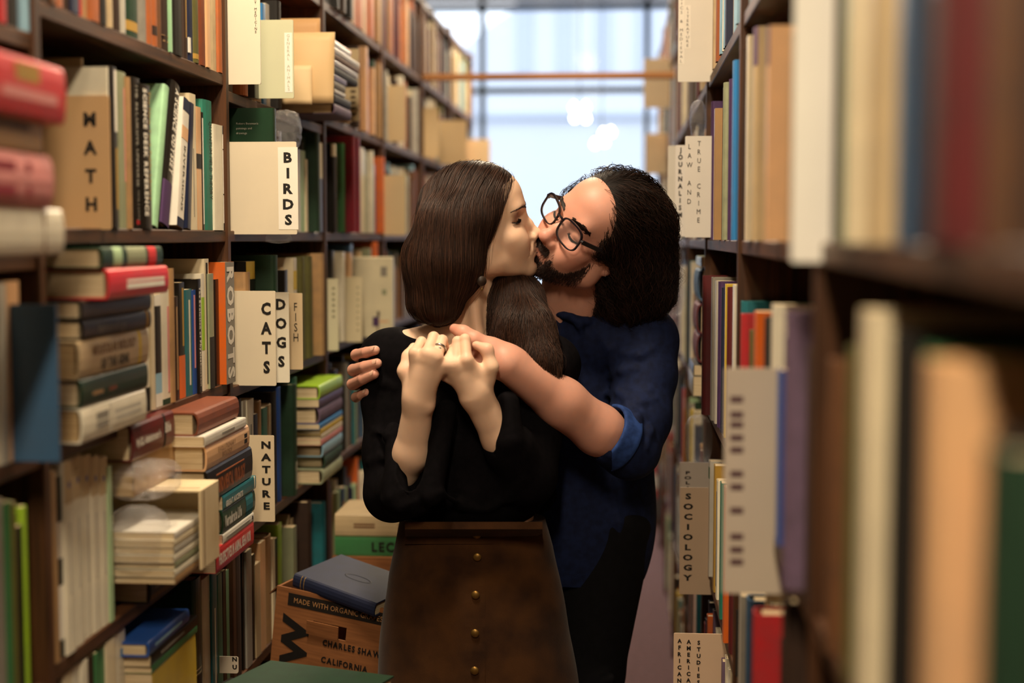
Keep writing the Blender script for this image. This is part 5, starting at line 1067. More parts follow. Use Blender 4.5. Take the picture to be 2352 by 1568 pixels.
    for x in np.linspace(-.02, .02, 9): sp += [(HW(x, .1025 - x * x * 28, -.0695), .0052, srgb('b5635c'), .5), (HW(x * .9, .1 - x * x * 28, -.081), .0058, srgb('b86a62'), .5)]
    for x in np.linspace(-1, 1, 7): sp.append((HW(.039 + x * .012, .078 - (x * .5 + .2) ** 2 * .008, .0095 - abs(x) * .003), .0085, srgb('6e3520'), .5))
    sp += [(HW(.045, .066, -.035), .026, srgb('c98872'), .22), (HW(0, .112, -.04), .011, srgb('cf917c'), .3), (HW(.055, .045, -.06), .018, srgb('b98468'), .15)]
    body = to_mesh('body', P, Q, paint(P, sk, sp))
    # lower body, coarse, inside the skirt
    G = Field((-.5, 2.5, -.0), (-.05, 2.98, 1.1), .006)
    G.ell((-.275, 2.735, .98), (.105, .065, .16), None, .03); G.ell((-.275, 2.745, .84), (.125, .085, .11), None, .04)
    for s in (-1, 1): G.chain([(-.275 + s * .07, 2.74, .84), (-.275 + s * .065, 2.73, .47), (-.275 + s * .06, 2.755, .10)], [.078, .052, .033], .02); G.cone((-.275 + s * .062, 2.76, .045), (-.275 + s * .075, 2.62, .028), .034, .026, .02)
    P2, Q2 = G.mesh(); n0 = len(P)
    body = to_mesh('body', np.concatenate([P, P2]), np.concatenate([Q, Q2 + n0]), np.concatenate([paint(P, sk, sp), np.tile(sk, (len(P2), 1))]))
    bo = part('body', body, MT['skin_w'], pw, PWI)
    # brows and lashes
    br = []; r_ = np.random.default_rng(2)
    for sx in (1, -1):
        for i in range(150):
            u = r_.random(); base = np.array([sx * (.014 + .046 * u), .1 - .03 * u * u, .0175 + .0070 * math.sin(u * 2.5) + r_.normal(0, .0013) * (1.2 - u)]); pts = []
            for q in range(5):
                l = base + np.array([sx * .008 * q / 4, 0, .0028 * q / 4 * (1 - 1.4 * u)]); w = HW(*l)
                for _ in range(4): w = w - F.grad(w[None])[0] * (F.val(w[None])[0] - .0013)
                pts.append(w)
            br.append((np.array(pts), .0007, srgb('2e1a10')))
    for hb in (br[:len(br) // 2], br[len(br) // 2:]): V, Fq, Cc = strands_mesh([b[0] for b in hb], [b[1] for b in hb], [b[2] for b in hb]); part('eyebrow', to_mesh('eyebrow', V, Fq, Cc), MT['hair'], pw, PWI)
    br = []
    for sx in (1, -1):
        for i in range(60):
            u = i / 59; l = np.array([sx * (.023 + .031 * u), .0765 + .004 * math.sin(u * 3.0) - .012 * u * u, .0015 - .0040 * math.sin(u * 3.1)]); w = HW(*l); n = HW_R @ np.array([sx * (u - .4) * .5, .8, -.75]); n /= np.linalg.norm(n)
            for _ in range(4): w = w - F.grad(w[None])[0] * (F.val(w[None])[0] - .001)
            br.append((np.array([w, w + n * .0025, w + n * .0046 + HW_R @ np.array([0, .0006, .0006]), w + n * .006 + HW_R @ np.array([0, .001, .0016])]), .0006, srgb('140c0a')))
    for hb in (br[:len(br) // 2], br[len(br) // 2:]): V, Fq, Cc = strands_mesh([b[0] for b in hb], [b[1] for b in hb], [b[2] for b in hb]); part('eyelash_row', to_mesh('eyelash_row', V, Fq, Cc), MT['hair'], pw, PWI)
    # finger ring
    a, b = m[2], p[2]; c = a + (b - a) * .52
    rg = part('finger_ring', ring_mesh(c, b - a, .0118, .0011, w=1.6).mesh('finger_ring', True), MT['steel'], pw, PWI, 'silver ring')
    part('stone', ring_mesh(c + np.array([.002, -.0122, .001]), (0, 1, 0), .0014, .0011).mesh('stone', True), MT['steel'], rg, Matrix.Identity(4))
    # earring
    e0 = PY(1104, 612, 2.655); ea = part('earring', MB().tube([PY(1105, 606, 2.655), PY(1105, 632, 2.652)], .0007, 6).mesh('earring', True), MT['brass'], pw, PWI, 'dark round drop earring')
    mb = MB(); c = PY(1106, 645, 2.65); mb.lathe([(.001, -.0035), (.0085, -.0025), (.0098, 0), (.0085, .0025), (.001, .0035)], 20, Matrix.Translation(c) @ Matrix.Rotation(math.pi / 2, 4, 'X') @ Matrix.Rotation(.3, 4, 'Y')); part('disc', mb.mesh('disc', True), MT['leather'], ea, Matrix.Identity(4))
    part('bead', MB().lathe([(.0003, -.003), (.0014, -.001), (.0014, .001), (.0003, .003)], 8, Matrix.Translation(PY(1107, 664, 2.65))).mesh('bead', True), MT['brass'], ea, Matrix.Identity(4))
    return F
FW = woman()
def blouse():
    F = Field((-.60, 2.50, .93), (-.02, 2.95, 1.50), .0035)
    shR = PY(890, 824, 2.735); shL = PY(1268, 838, 2.755)
    F.ell(PY(1078, 940, 2.738), (.148, .094, .20), None, .03); F.ell(PY(1080, 1105, 2.738), (.156, .122, .108), None, .05)
    F.cone(shR, shL, .052, .052, .035); nb = PY(1072, 775, 2.735)
    F.cone(nb + np.array([0, .02, -.006]), shR + np.array([.02, .01, .012]), .044, .044, .03); F.cone(nb + np.array([0, .02, -.006]), shL + np.array([-.02, .01, .012]), .044, .044, .03)
    # right sleeve
    F.chain([shR, PY(887, 920, 2.725), PY(892, 1040, 2.70), PY(900, 1130, 2.675)], [.051, .045, .047, .053], .02)
    F.chain([PY(902, 1135, 2.672), PY(930, 1128, 2.62), PY(948, 1098, 2.59)], [.05, .046, .038], .02)
    F.cone(PY(958, 1150, 2.585), PY(1012, 945, 2.602), .028, .012, .02)
    # left sleeve
    F.chain([shL, PY(1238, 960, 2.72), PY(1212, 1095, 2.67)], [.052, .050, .054], .02); F.chain([PY(1210, 1095, 2.665), PY(1172, 1030, 2.625)], [.052, .05], .02)
    F.cone(PY(1155, 1010, 2.612), PY(1150, 935, 2.635), .03, .018, .02)
    # openings
    F.chain([PY(946, 1108, 2.585), PY(961, 940, 2.53)], [.030, .040], .004, True)
    F.chain([PY(1158, 1020, 2.61), PY(1075, 880, 2.56)], [.031, .045], .004, True)
    F.cone(PY(1170, 1010, 2.592), PY(1166, 925, 2.606), .027, .022, .012); F.cone(PY(990, 1135, 2.562), PY(1026, 940, 2.592), .022, .019, .012)
    # neckline
    F.ell(PY(1070, 745, 2.71), (.130, .14, .042), np.array([[1, 0, 0], [0, .93, -.36], [0, .36, .93]]).T, .008, True)
    F.ell(PY(1078, 775, 2.66), (.06, .06, .035), None, .012, True)
    F.cone(PY(911, 1140, 2.578), PY(903, 985, 2.635), .024, .014, .014)
    # folds
    for pts, r in (([(862, 990), (890, 1000), (920, 990)], .005), ([(850, 1060), (880, 1050), (915, 1060)], .006), ([(1010, 1130), (1060, 1160), (1100, 1170)], .007), ([(1120, 1170), (1170, 1140), (1200, 1100)], .007), ([(1040, 1010), (1055, 1060), (1050, 1120)], .005), ([(880, 1150), (920, 1165), (960, 1150)], .006), ([(860, 850), (880, 880), (905, 890)], .004)): fold(F, pts, r, k=.014)
    P, Q = F.mesh(); P = smooth_pts(P, Q, 2); part('blouse', to_mesh('blouse', P, Q), MT['blouse'], pw, PWI)
blouse()
def skirt():
    # rings from the waistband to the hem
    zs = []; N = 72
    L = [(1186, 920, 1252), (1222, 913, 1262), (1250, 908, 1270), (1320, 893, 1285), (1400, 880, 1300), (1480, 871, 1315), (1568, 864, 1328), (1700, 855, 1345), (1790, 850, 1350)]
    vs = []; rings = []
    for (py, xa, xb) in L:
        a = PY(xa, py, 2.74); b = PY(xb, py, 2.74); rings.append((a[2], (a[0] + b[0]) / 2, (b[0] - a[0]) / 2))
    rings.sort(key=lambda r: -r[0]); rd = np.random.default_rng(3)
    n = len(rings); dense = []
    for i in range(n - 1):
        for t in np.linspace(0, 1, 7)[:-1]: dense.append(tuple(np.array(rings[i]) * (1 - t) + np.array(rings[i + 1]) * t))
    dense.append(rings[-1]); z0 = dense[0][0]
    for (z, cx, rx) in dense:
        ry = rx * .62 + .012
        for k in range(N):
            a = 2 * math.pi * k / N; f = max(0, z0 - z) * .09; wr = 1 + f * .35 * math.sin(5 * a + 1 + 2 * (z0 - z)) + .006 * math.sin(3 * a + 40 * z) * min(1, (z0 - z) * 8)
            vs.append((cx + rx * wr * math.cos(a), 2.74 + ry * wr * math.sin(a), z))
    m = len(dense); fs = [(i * N + k, (i + 1) * N + k, (i + 1) * N + (k + 1) % N, i * N + (k + 1) % N) for i in range(m - 1) for k in range(N)]
    mb = MB(); mb.add(vs, [f[::-1] for f in fs]); mb.add([vs[k] for k in range(N)], [tuple(range(N))])
    o = part('skirt', mb.mesh('skirt', True), MT['suede'], pw, PWI)
    def front(px, py, off=.0):
        z = PY(px, py, 2.6)[2]
        for i in range(len(dense) - 1):
            if dense[i][0] >= z >= dense[i + 1][0]: break
        _, cx, rx = dense[i]; ry = rx * .62 + .012; X = PY(px, py, 2.62)[0]; Y = 2.74 - ry * math.sqrt(max(0, 1 - ((X - cx) / rx) ** 2)) - off; p = PY(px, py, Y); return p
    # waistband and placket as raised strips
    def strip(name, x0, x1, y0, y1, nx, ny, off, e=.001):
        mb = MB(); vs = []; 
        for s in (off, off - .003):
            for j in range(ny + 1):
                for i in range(nx + 1): vs.append(front(x0 + (x1 - x0) * i / nx, y0 + (y1 - y0) * j / ny, s))
        W = nx + 1; N2 = W * (ny + 1); fs = [(j * W + i, (j + 1) * W + i, (j + 1) * W + i + 1, j * W + i + 1) for j in range(ny) for i in range(nx)]
        for i in range(nx): fs += [(i, i + 1, N2 + i + 1, N2 + i), (ny * W + i + 1, ny * W + i, N2 + ny * W + i, N2 + ny * W + i + 1)]
        for j in range(ny): fs += [((j + 1) * W, j * W, N2 + j * W, N2 + (j + 1) * W), (j * W + nx, (j + 1) * W + nx, N2 + (j + 1) * W + nx, N2 + j * W + nx)]
        mb.add(vs, fs); me = mb.mesh(name, False); q = part(name, me, MT['suede'], o, Matrix.Identity(4)); return q
    strip('waistband', 930, 1246, 1198, 1249, 24, 3, .0035); strip('placket', 1068, 1114, 1251, 1740, 3, 26, .0025)
    for px, py in ((1095, 1228), (1096, 1279), (1092, 1366), (1091, 1454), (1090, 1540), (1089, 1630)):
        c = front(px, py, .0055); mb = MB(); mb.lathe([(.0006, .0028), (.0055, .0022), (.0078, .0008), (.0082, 0), (.0078, -.002)], 16, Matrix.Translation(c) @ Matrix.Rotation(math.pi / 2, 4, 'X')); part('button', mb.mesh('button', True), MT['brass'], o, Matrix.Identity(4))
    # shoes
    for s in (-1, 1):
        G = Field((-.275 + s * .062 - .06, 2.54, -.0), (-.275 + s * .062 + .06, 2.84, .2), .005); x = -.275 + s * .062
        G.cone((x, 2.765, .045), (x + s * .012, 2.615, .033), .042, .033, .02); G.cone((x, 2.765, .05), (x, 2.758, .15), .042, .04, .02); G.half((0, 0, .004), (0, 0, -1)); P, Q = G.mesh(); part('shoe', to_mesh('shoe', P, Q), MT['leather'], pw, PWI)
skirt()
def woman_hair():
    F = Field((-.50, 2.52, 1.20), (-.05, 2.92, 1.72), .0032)
    F.ell(HW(0, -.008, .037), np.array((.080, .106, .089)) * HW_S, HW_R, .01)
    F.chain([HW(.055, -.02, .03), PY(1034, 520, 2.675), PY(1024, 600, 2.668), PY(1008, 690, 2.67)], [.048, .054, .057, .046], .03)
    F.chain([HW(.0, -.06, .0), PY(993, 590, 2.725), PY(982, 690, 2.73)], [.055, .050, .042], .03)
    F.cone(PY(1085, 500, 2.672), PY(1076, 640, 2.668), .022, .016, .03)
    F.ell(HW(0, .124, -.042), np.array((.125, .118, .130)) * HW_S, HW_R, .006, True)
    F.ell(HW(.03, .055, -.10), np.array((.08, .06, .06)) * HW_S, HW_R, .01, True)
    F.cone(HW(-.05, .01, .05), HW(-.06, .0, -.06), .03, .03, .02)
    F.chain([HW(-.06, -.01, -.05), PY(1182, 690, 2.775), PY(1205, 760, 2.71), PY(1235, 830, 2.675), PY(1268, 868, 2.66)], [.036, .052, .052, .040, .012], .02); F.cone(PY(1150, 690, 2.74), PY(1165, 790, 2.70), .028, .03, .02)
    def seeds(P): return P[(P[:, 2] > 1.56) | ((P[:, 2] > 1.27) & (P[:, 0] > -.26) & (P[:, 2] < 1.5))]
    part_n = HW_R @ np.array([1, 0, 0])
    def flow(p):
        l = ((p - HW_T) @ HW_R) / HW_S; g = np.tile(np.array([0, 0, -1.]), (len(p), 1)); sd = np.sign(l[:, 0] + .012)[:, None]; top = np.clip((l[:, 2] - .06) / .05, 0, 1)[:, None]
        return g + top * (sd * (HW_R @ np.array([1, 0, 0])) * 1.6 + (HW_R @ np.array([0, -.9, 0])))
    me = hair_object(F, seeds, flow, 7600, (.0125, 21), .00046, srgb('24150f'), srgb('4c3022'), pw, rng, wave=.0007, wl=.085, wf=lambda q: 1 + 4 * np.clip((1.46 - q[:, 2]) / .12, 0, 1) * (q[:, 0] > -.27), liftr=.0022, shade=(.7, 1.15), fly=.02)
    part('hair', me, MT['hair'], pw, PWI)
woman_hair()
# ================================================================== the man
pm = empty('person', Matrix.Translation((-.12, 2.95, 0)), label='bearded man in glasses and rolled-up navy shirt embracing from behind', cat='person')
PMI = Matrix.Translation((.12, -2.95, 0))
def man():
    F = Field((-.60, 2.52, .96), (.20, 3.12, 1.70), .0024)
    nb = PY(1308, 745, 2.925); shL = PY(1480, 775, 2.90); shR = PY(1075, 790, 3.02)
    F.ell(PY(1300, 930, 2.985), (.145, .085, .19), None, .03); F.cone(shL + np.array([-.02, 0, -.01]), shR + np.array([.02, 0, -.01]), .044, .044, .03); F.cone(nb + np.array([0, .01, -.02]), shL + np.array([-.03, 0, -.01]), .04, .038, .03); F.cone(nb + np.array([0, .01, -.02]), shR + np.array([.03, 0, -.01]), .04, .038, .03)
    F.cone(HM(0, .025, -.085), PY(1272, 738, 2.90), .034, .036, .025); F.cone(HM(0, -.03, -.05), nb + np.array([0, 0, -.01]), .055, .052, .02)
    head(F, HM, HM_R, HM_S, True)
    elL = PY(1445, 1035, 2.775); wr = PY(1168, 836, 2.622)
    F.chain([shL + np.array([-.01, .0, -.01]), elL], [.036, .034], .02); F.chain([elL, PY(1376, 988, 2.737), PY(1290, 925, 2.69), wr], [.034, .047, .046, .0335], .02)
    # left hand, lying on her chest under her hands, thumb up
    m = K([(1090, 806, 2.632), (1086, 824, 2.628), (1084, 842, 2.628), (1088, 858, 2.632)]); p = K([(1058, 806, 2.632), (1050, 826, 2.630), (1050, 846, 2.630), (1058, 864, 2.634)]); d = K([(1036, 810, 2.640), (1026, 830, 2.640), (1026, 850, 2.640), (1038, 866, 2.642)]); t = K([(1020, 814, 2.646), (1008, 834, 2.646), (1008, 852, 2.646), (1022, 868, 2.648)])
    hand(F, PY(1158, 832, 2.622), .036, m, p, d, t, [.0112, .0115, .0112, .0098])
    F.chain(K([(1128, 806, 2.620), (1090, 780, 2.612), (1064, 764, 2.614), (1044, 755, 2.622)]), [.020, .0140, .0122, .0098], .012)
    F.cone(PY(1130, 800, 2.622), PY(1180, 826, 2.632), .018, .02, .02)
    # right arm behind her, fingers round her shoulder
    elR = PY(960, 1000, 3.02); F.chain([shR, elR], [.042, .040], .02); wr2 = PY(872, 880, 2.845); F.chain([elR, wr2], [.045, .032], .02)
    m2 = K([(846, 826, 2.795), (838, 850, 2.795), (837, 876, 2.795), (842, 900, 2.795)]); p2 = K([(819, 815, 2.738), (812, 850, 2.735), (810, 882, 2.735), (818, 912, 2.742)]); d2 = K([(842, 809, 2.690), (838, 842, 2.684), (834, 870, 2.688), (830, 908, 2.710)]); t2 = K([(862, 804, 2.672), (866, 834, 2.666), (860, 859, 2.668), (843, 901, 2.692)])
    hand(F, wr2, .035, m2, p2, d2, t2, [.0118, .0124, .0118, .0100])
    F.chain(K([(868, 860, 2.825), (868, 815, 2.80), (866, 782, 2.772)]), [.018, .014, .0112], .012)
    P, Q = F.mesh(); P = smooth_pts(P, Q, 1, .4)
    G = Field((-.42, 2.75, 0), (.16, 3.2, 1.1), .006)
    G.ell((-.15, 2.97, 1.0), (.15, .095, .16), None, .03)
    for s in (-1, 1): G.chain([(-.15 + s * .09, 2.97, .9), (-.155 + s * .085, 2.95, .48), (-.16 + s * .08, 2.985, .1)], [.085, .056, .04], .02); G.cone((-.16 + s * .08, 2.98, .045), (-.16 + s * .1, 2.83, .03), .038, .03, .02)
    P2, Q2 = G.mesh(); n0 = len(P); sk = np.array(srgb('d39b86')); sp = []
    sp += [(q, .010, srgb('c97a66'), .35) for q in t2 + d2] + [(HM(0, .112, -.04), .018, srgb('c96a5c'), .45), (HM(-.045, .07, -.03), .03, srgb('c87464'), .4), (HM(.045, .07, -.03), .03, srgb('c87464'), .35), (HM(0, .085, .055), .05, srgb('d08a72'), .35), (PY(868, 775, 2.765), .014, srgb('c26a54'), .5), (PY(1044, 752, 2.612), .012, srgb('c4705c'), .45)]
    for x in np.linspace(-.02, .02, 9): sp += [(HM(x, .1025 - x * x * 28, -.0695), .0055, srgb('a4564e'), .5), (HM(x * .9, .1 - x * x * 28, -.081), .006, srgb('a85a52'), .5)]
    bc = srgb('3a241c')
    for x in np.linspace(-1, 1, 13):
        sp.append((HM(x * .055, .088 - .07 * abs(x) ** 1.6, -.108 + .03 * abs(x) ** 2), .017, bc, .62))
        sp.append((HM(x * .026, .102 - .012 * x * x, -.0605 - .004 * abs(x)), .0062, bc, .45))
    for x in (-1, 1): sp += [(HM(x * .029, .088, -.082), .009, bc, .5)]
    for q in ((873, 833, 2.66), (868, 804, 2.666)): sp.append((PY(*q), .0075, srgb('e0b49c'), .5))
    col = np.concatenate([paint(P, sk, sp), np.tile(sk, (len(P2), 1))])
    part('body', to_mesh('body', np.concatenate([P, P2]), np.concatenate([Q, Q2 + n0]), col), MT['skin_m'], pm, PMI)
    def proj_s(w, o=.0005, it=4):
        for _ in range(it): w = w - F.grad(w[None])[0] * (F.val(w[None])[0] - o)
        return w
    r_ = np.random.default_rng(8); br = []
    for sx in (1, -1):
        for i in range(260):
            u = r_.random(); base = np.array([sx * (.013 + .046 * u), .1 - .02 * u * u, .0165 + .0060 * math.sin(u * 2.4) + r_.normal(0, .0020)])
            pts = [proj_s(HM(*(base + np.array([sx * .010 * q / 4, 0, .0035 * q / 4 * (1 - 1.6 * u)]))), .0008) for q in range(5)]; br.append((np.array(pts), .00065, srgb('1c110c')))
        for i in range(40):
            u = i / 39; l = np.array([sx * (.018 + .029 * u), .0835 + .004 * math.sin(u * 3.0) - .008 * u * u, -.0085 - .0035 * math.sin(u * 3.1)]); w = proj_s(HM(*l), .0003); n = HM_R @ np.array([sx * (u - .4) * .5, .8, -.7]); n /= np.linalg.norm(n)
            br.append((np.array([w, w + n * .002, w + n * .004, w + n * .005]), .0005, srgb('140c0a')))
    hf = len(br) // 2
    for sd_ in (br[:hf], br[hf:]):
        for nm_, hb in (('eyebrow', sd_[:260]), ('eyelash_row', sd_[260:])): V, Fq, Cc = strands_mesh([b[0] for b in hb], [b[1] for b in hb], [b[2] for b in hb]); part(nm_, to_mesh(nm_, V, Fq, Cc), MT['hair_m'], pm, PMI)
    # beard
    br = []
    for i in range(5200):
        x = r_.uniform(-1, 1); mo = r_.random()
        if mo < .25: b = np.array([x * .026, .104, -.0595 - .004 * abs(x) + r_.normal(0, .0025)])
        elif mo < .35: b = np.array([np.sign(x) * .029 + r_.normal(0, .003), .09, r_.uniform(-.095, -.068)])
        else: b = np.array([x * .062, .1 - .075 * abs(x) ** 1.5, -.104 + .048 * abs(x) ** 2 + r_.normal(0, .013)])
        w = proj_s(HM(*b), .0); n = F.grad(w[None])[0]; dn = HM_R @ np.array([r_.normal(0, .3), .1, -1.]); g = n * .55 + dn * .8; g /= np.linalg.norm(g); L = r_.uniform(.003, .0075)
        br.append((np.array([w, w + g * L * .35, w + g * L * .7 + dn * .0008, w + g * L + dn * .002]), .00042, np.array(srgb('2a1812')) * r_.uniform(.5, 1.6)))
    V, Fq, Cc = strands_mesh([b[0] for b in br], [b[1] for b in br], [b[2] for b in br]); part('beard', to_mesh('beard', V, Fq, Cc), MT['hair_m'], pm, PMI)
    for tp, dp, up_ in ((t2[0], d2[0], (.1, -.85, .5)), (t2[1], d2[1], (.1, -.85, .5)), (t2[2], d2[2], (.1, -.85, .5)), (t2[3], d2[3], (.1, -.8, .5))):
        ax = (tp - dp) / np.linalg.norm(tp - dp); n_ = np.array(up_) - ax * (np.array(up_) @ ax); n_ /= np.linalg.norm(n_); si = np.cross(ax, n_); c_ = proj_s(tp + n_ * .008, .0006, 6); mb = MB(); vs = []; N_ = 14
        for i in range(N_): q = 2 * math.pi * i / N_; vs.append(c_ + ax * (.0058 * np.sign(math.cos(q)) * abs(math.cos(q)) ** .7 + .001) + si * .0046 * np.sign(math.sin(q)) * abs(math.sin(q)) ** .7 - n_ * .0018 * abs(math.sin(q)))
        vs.append(c_ + n_ * .0006); mb.add(vs, [(i, (i + 1) % N_, N_) for i in range(N_)]); part('fingernail', mb.mesh('fingernail', True), MT['nail'], pm, PMI)
    a, b = p2[2], m2[2]; part('finger_ring', ring_mesh(a + (b - a) * .25, b - a, .0126, .0008).mesh('finger_ring', True), MT['brass'], pm, PMI, 'thin gold ring')
    st = MB(); st.lathe([(.0003, .0016), (.0013, .0008), (.0015, 0), (.0013, -.0008)], 10, Matrix.Translation(HM(-.081, -.004, -.042)) @ HM_R_rot()); part('ear_stud', st.mesh('ear_stud', True), MT['steel'], pm, PMI)
    return F
def HM_R_rot(): return Matrix([list(r) for r in HM_R]).to_4x4() @ Matrix.Rotation(math.pi / 2, 4, 'Y')
FM = man()
def glasses():
    def loop(cx, n=40):
        pts = []; w, h = .0275, .0218
        for i in range(n):
            a = 2 * math.pi * i / n; c, s = math.cos(a), math.sin(a); e = .62
            x = w * np.sign(c) * abs(c) ** e; z = h * np.sign(s) * abs(s) ** e; z *= 1 + .08 * (x * np.sign(cx) / w) * (s > 0)
            X = cx + x; pts.append((X, .1085 - X * X * 2.2 + z * .12, -.002 + z))
        return pts
    root = None
    fr = MB()
    for sx in (1, -1):
        L = loop(sx * .0365); P = [HM(*q) for q in L]; n = len(P)
        outer = []
        for i, q in enumerate(L):
            a = 2 * math.pi * i / n; t = .0024 + .0012 * (math.sin(a) > 0) * abs(math.sin(a)); c = np.array([sx * .0365, q[1], -.002]); d = np.array(q) - c; d[1] = 0; d /= np.linalg.norm(d)
            ring = [(np.array(q) + d * u + np.array([0, v, 0])) for u, v in ((0, -.002), (0, .002), (t, .002), (t, -.002))]; outer.append([HM(*r) for r in ring])
        vs = [r for g in outer for r in g]; fs = [(i * 4 + k, ((i + 1) % n) * 4 + k, ((i + 1) % n) * 4 + (k + 1) % 4, i * 4 + (k + 1) % 4) for i in range(n) for k in range(4)]
        fr.add(vs, fs)
    fr.tube([HM(-.0105, .1085, .006), HM(-.004, .1115, .009), HM(.004, .1115, .009), HM(.0105, .1085, .006)], .0024, 8)
    for sx in (1, -1): fr.tube([HM(sx * .063, .100, .007), HM(sx * .069, .097, .008)], .0036, 8)
    g = part('glasses', fr.mesh('glasses', False), MT['frame'], pm, PMI, 'black plastic-framed glasses')
    for sx in (1, -1):
        L = loop(sx * .0365); vs = [HM(q[0], q[1] - .0005, q[2]) for q in L] + [HM(q[0], q[1] + .0005, q[2]) for q in L]; n = len(L)
        mb = MB(); mb.add(vs, [tuple(range(n)), tuple(range(2 * n - 1, n - 1, -1))] + [(i, i + n, (i + 1) % n + n, (i + 1) % n) for i in range(n)]); part('lens', mb.mesh('lens'), MT['lens'], g, Matrix.Identity(4))
        tm = MB()
        pts = [HM(sx * .069, .098, .008), HM(sx * .0745, .06, .006), HM(sx * .0795, .0, .004), HM(sx * .079, -.03, -.012)]
        for i in range(3):
            a, b = np.array(pts[i]), np.array(pts[i + 1]); u = HM_R[:, 2] * .0042; s_ = HM_R[:, 0] * .0013
            tm.add([a - u - s_, a - u + s_, a + u + s_, a + u - s_, b - u - s_, b - u + s_, b + u + s_, b + u - s_], [(0, 1, 2, 3), (7, 6, 5, 4), (0, 4, 5, 1), (1, 5, 6, 2), (2, 6, 7, 3), (3, 7, 4, 0)])
        part('temple', tm.mesh('temple'), MT['frame'], g, Matrix.Identity(4))
glasses()
def shirt():
    F = Field((-.50, 2.62, .80), (.24, 3.18, 1.50), .0036)
    shL = PY(1478, 782, 2.90); shR = PY(1075, 795, 3.02); nb = PY(1308, 748, 2.925)
    F.ell(PY(1300, 935, 2.985), (.185, .118, .24), None, .03); F.ell(PY(1325, 1180, 2.975), (.168, .115, .26), None, .06)
    F.cone(shL, shR, .066, .066, .03); F.cone(nb + np.array([0, .004, -.012]), shL, .062, .062, .03); F.cone(nb + np.array([0, .004, -.012]), shR, .062, .062, .03)
    F.chain([shL, PY(1484, 860, 2.868), PY(1470, 960, 2.825), PY(1448, 1030, 2.785)], [.064, .060, .060, .058], .02)
    F.chain([PY(1446, 1032, 2.782), PY(1412, 1006, 2.758)], [.059, .060], .012);
    F.chain([shR, PY(960, 1000, 3.02), PY(920, 940, 2.95)], [.064, .056, .05], .02)
    d = PY(1372, 984, 2.735) - PY(1412, 1004, 2.757); F.half(PY(1391, 992, 2.746), d) if False else None
    F.cone(PY(1398, 994, 2.749), PY(1330, 950, 2.712), .0525, .060, .003, True)
    # neck hole and collar band
    ax_ = HM(0, -.03, -.05) - nb; ax_ = ax_ / np.linalg.norm(ax_); F.cone(nb + np.array([0, .002, -.005]), nb + ax_ * .03, .061, .0605, .01); F.cone(nb + ax_ * .05, nb + ax_ * .18, .0545, .064, .002, True)
    u_ = np.cross(ax_, [0, 1, 0]); u_ /= np.linalg.norm(u_); v_ = np.cross(ax_, u_); ring = [nb + ax_ * (.040 + .010 * math.sin(q)) + .0625 * (math.cos(q) * u_ + math.sin(q) * v_) for q in np.linspace(0, 2 * math.pi, 25)]
    F.chain(ring, [.0075] * 25, .006)
    for pts in ([(1268, 712), (1276, 735), (1272, 768)], [(1312, 722), (1330, 745), (1340, 776)]): fold(F, pts, .008, k=.006, y0=2.66)
    # sleeve folds
    for pts, r in (([(1392, 905), (1440, 912), (1490, 898)], .0105), ([(1398, 868), (1430, 850), (1462, 846)], .009), ([(1388, 935), (1420, 958), (1440, 1000)], .0105), ([(1440, 925), (1462, 960), (1468, 1005)], .0105), ([(1405, 885), (1425, 900), (1470, 925), (1505, 915)], .009), ([(1475, 945), (1490, 990), (1482, 1030)], .009), ([(1500, 800), (1470, 815), (1430, 812)], .009), ([(1400, 960), (1408, 1000), (1400, 1045)], .008)): fold(F, pts, r, k=.010, y0=2.6)
    for pts, r in (([(1300, 820), (1330, 900), (1335, 980)], .005), ([(1400, 1100), (1420, 1200), (1430, 1300)], .006), ([(1370, 760), (1400, 800), (1405, 850)], .004)): fold(F, pts, r, k=.012, y0=2.66)
    Cf = Field((-.02, 2.60, 1.02), (.20, 2.92, 1.32), .0023); dv = PY(1376, 988, 2.737) - PY(1440, 1025, 2.775); dv /= np.linalg.norm(dv); c0 = PY(1408, 1004, 2.757)
    Cf.cone(c0 - dv * .012, c0 + dv * .008, .0655, .0635, .004); fold(Cf, [(1392, 945), (1400, 985), (1396, 1040)], .004, k=.006, y0=2.6); fold(Cf, [(1412, 940), (1420, 985), (1414, 1050)], .0035, k=.006, y0=2.6)
    Cf.half(c0 + dv * .024, dv, .002); Cf.half(c0 - dv * .020, -dv, .004); Cf.cone(c0 - dv * .05, c0 + dv * .06, .0535, .0545, .002, True); Pc, Qc = Cf.mesh(); Pc = smooth_pts(Pc, Qc, 2)
    # shirt tail
    F.half((0, 0, PY(1400, 1385, 2.9)[2]), (.25, 0, -1), .004)
    P, Q = F.mesh(); P = smooth_pts(P, Q, 3); s = part('shirt', to_mesh('shirt', P, Q), MT['denim'], pm, PMI)
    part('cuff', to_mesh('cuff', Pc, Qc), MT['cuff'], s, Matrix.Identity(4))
    for py in (880, 960): 
        w = PY(1312, py, 2.80)
        for _ in range(10): w = w - F.grad(w[None])[0] * F.val(w[None])[0]
        part('button', MB().lathe([(.0005, .0014), (.004, .001), (.0048, 0)], 10, Matrix.Translation(w) @ Matrix.Rotation(math.pi / 2, 4, 'X')).mesh('button', True), MT['frame'], s, Matrix.Identity(4))
    G = Field((-.44, 2.72, .0), (.18, 3.2, 1.12), .006)
    G.ell((-.13, 2.97, 1.0), (.162, .108, .15), None, .03)
    G.chain([(-.03, 2.97, .92), (-.075, 2.95, .6), (-.095, 2.95, .45), (-.10, 2.985, .07)], [.1, .082, .074, .062], .02); G.chain([(-.235, 2.97, .92), (-.24, 2.95, .45), (-.245, 2.985, .07)], [.1, .074, .062], .02)
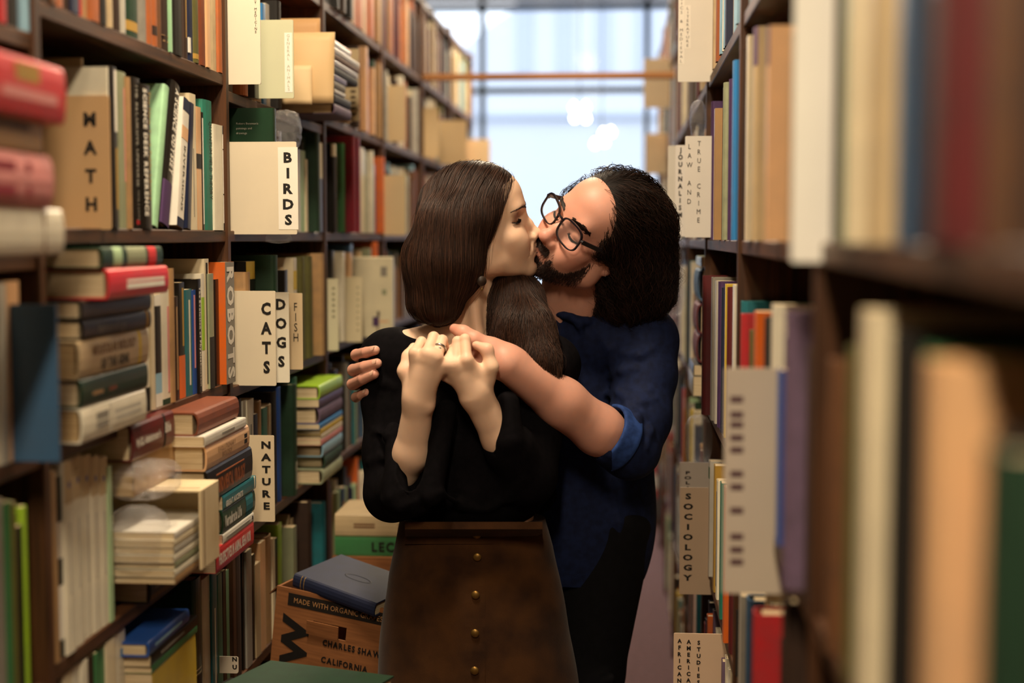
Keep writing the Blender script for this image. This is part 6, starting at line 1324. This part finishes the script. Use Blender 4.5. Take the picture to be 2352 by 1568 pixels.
    for a, b in (((-.02, 2.86, .62), (-.1, 2.87, .58)), ((0.0, 2.9, .55), (-.08, 2.87, .52)), ((-.03, 2.89, .46), (-.12, 2.87, .44))): G.cone(a, b, .012, .008, .02)
    G.half((0, 0, .05), (0, 0, -1)); P, Q = G.mesh(); P = smooth_pts(P, Q, 1); part('jeans', to_mesh('jeans', P, Q), MT['jeans'], pm, PMI)
    for x in (-.105, -.245):
        G = Field((x - .08, 2.75, 0), (x + .08, 3.06, .16), .005); G.cone((x, 2.99, .05), (x + (.015 if x > -.2 else -.015), 2.83, .038), .046, .038, .02); G.half((0, 0, .004), (0, 0, -1)); P, Q = G.mesh(); part('shoe', to_mesh('shoe', P, Q), MT['leather'], pm, PMI)
shirt()
def man_hair():
    F = Field((-.22, 2.66, 1.30), (.18, 3.08, 1.72), .0034)
    F.ell(HM(0, -.018, .036), np.array((.086, .108, .095)) * HM_S, HM_R, .01)
    F.chain([HM(-.03, -.06, .05), PY(1456, 520, 2.85), PY(1474, 600, 2.858), PY(1492, 652, 2.855), PY(1506, 680, 2.85)], [.058, .058, .051, .037, .022], .03)
    F.chain([HM(-.055, -.05, .0), PY(1440, 610, 2.84), PY(1445, 690, 2.86)], [.045, .052, .045], .03)
    F.cone(PY(1400, 650, 2.90), PY(1400, 710, 2.91), .05, .045, .03)
    F.cone(HM(.06, .0, .05), HM(.075, .035, .02), .022, .012, .02)
    F.ell(HM(0, .128, -.012), np.array((.14, .106, .122)) * HM_S, HM_R, .006, True)
    F.ell(HM(-.09, .03, -.05), np.array((.05, .055, .05)) * HM_S, HM_R, .01, True)
    def seeds(P):
        l = ((P - HM_T) @ HM_R) / HM_S; return P[(l[:, 2] > .0) | (P[:, 2] > 1.5)]
    def flow(p):
        l = ((p - HM_T) @ HM_R) / HM_S; top = np.clip((l[:, 2] - .04) / .05, 0, 1)[:, None]; sd = np.sign(l[:, 0])[:, None]
        return np.tile(np.array([.1, 0, -1.]), (len(p), 1)) + top * ((HM_R @ np.array([0, -1.6, 0])) + sd * (HM_R @ np.array([.7, 0, 0])))
    me = hair_object(F, seeds, flow, 4600, (.0095, 28), .0005, srgb('150d0a'), srgb('3a2319'), pm, np.random.default_rng(9), wave=.0048, wl=.042, lift=.001, liftr=.012, shade=(.5, 1.25), fly=.12)
    part('hair', me, MT['hair_m'], pm, PMI)
man_hair()
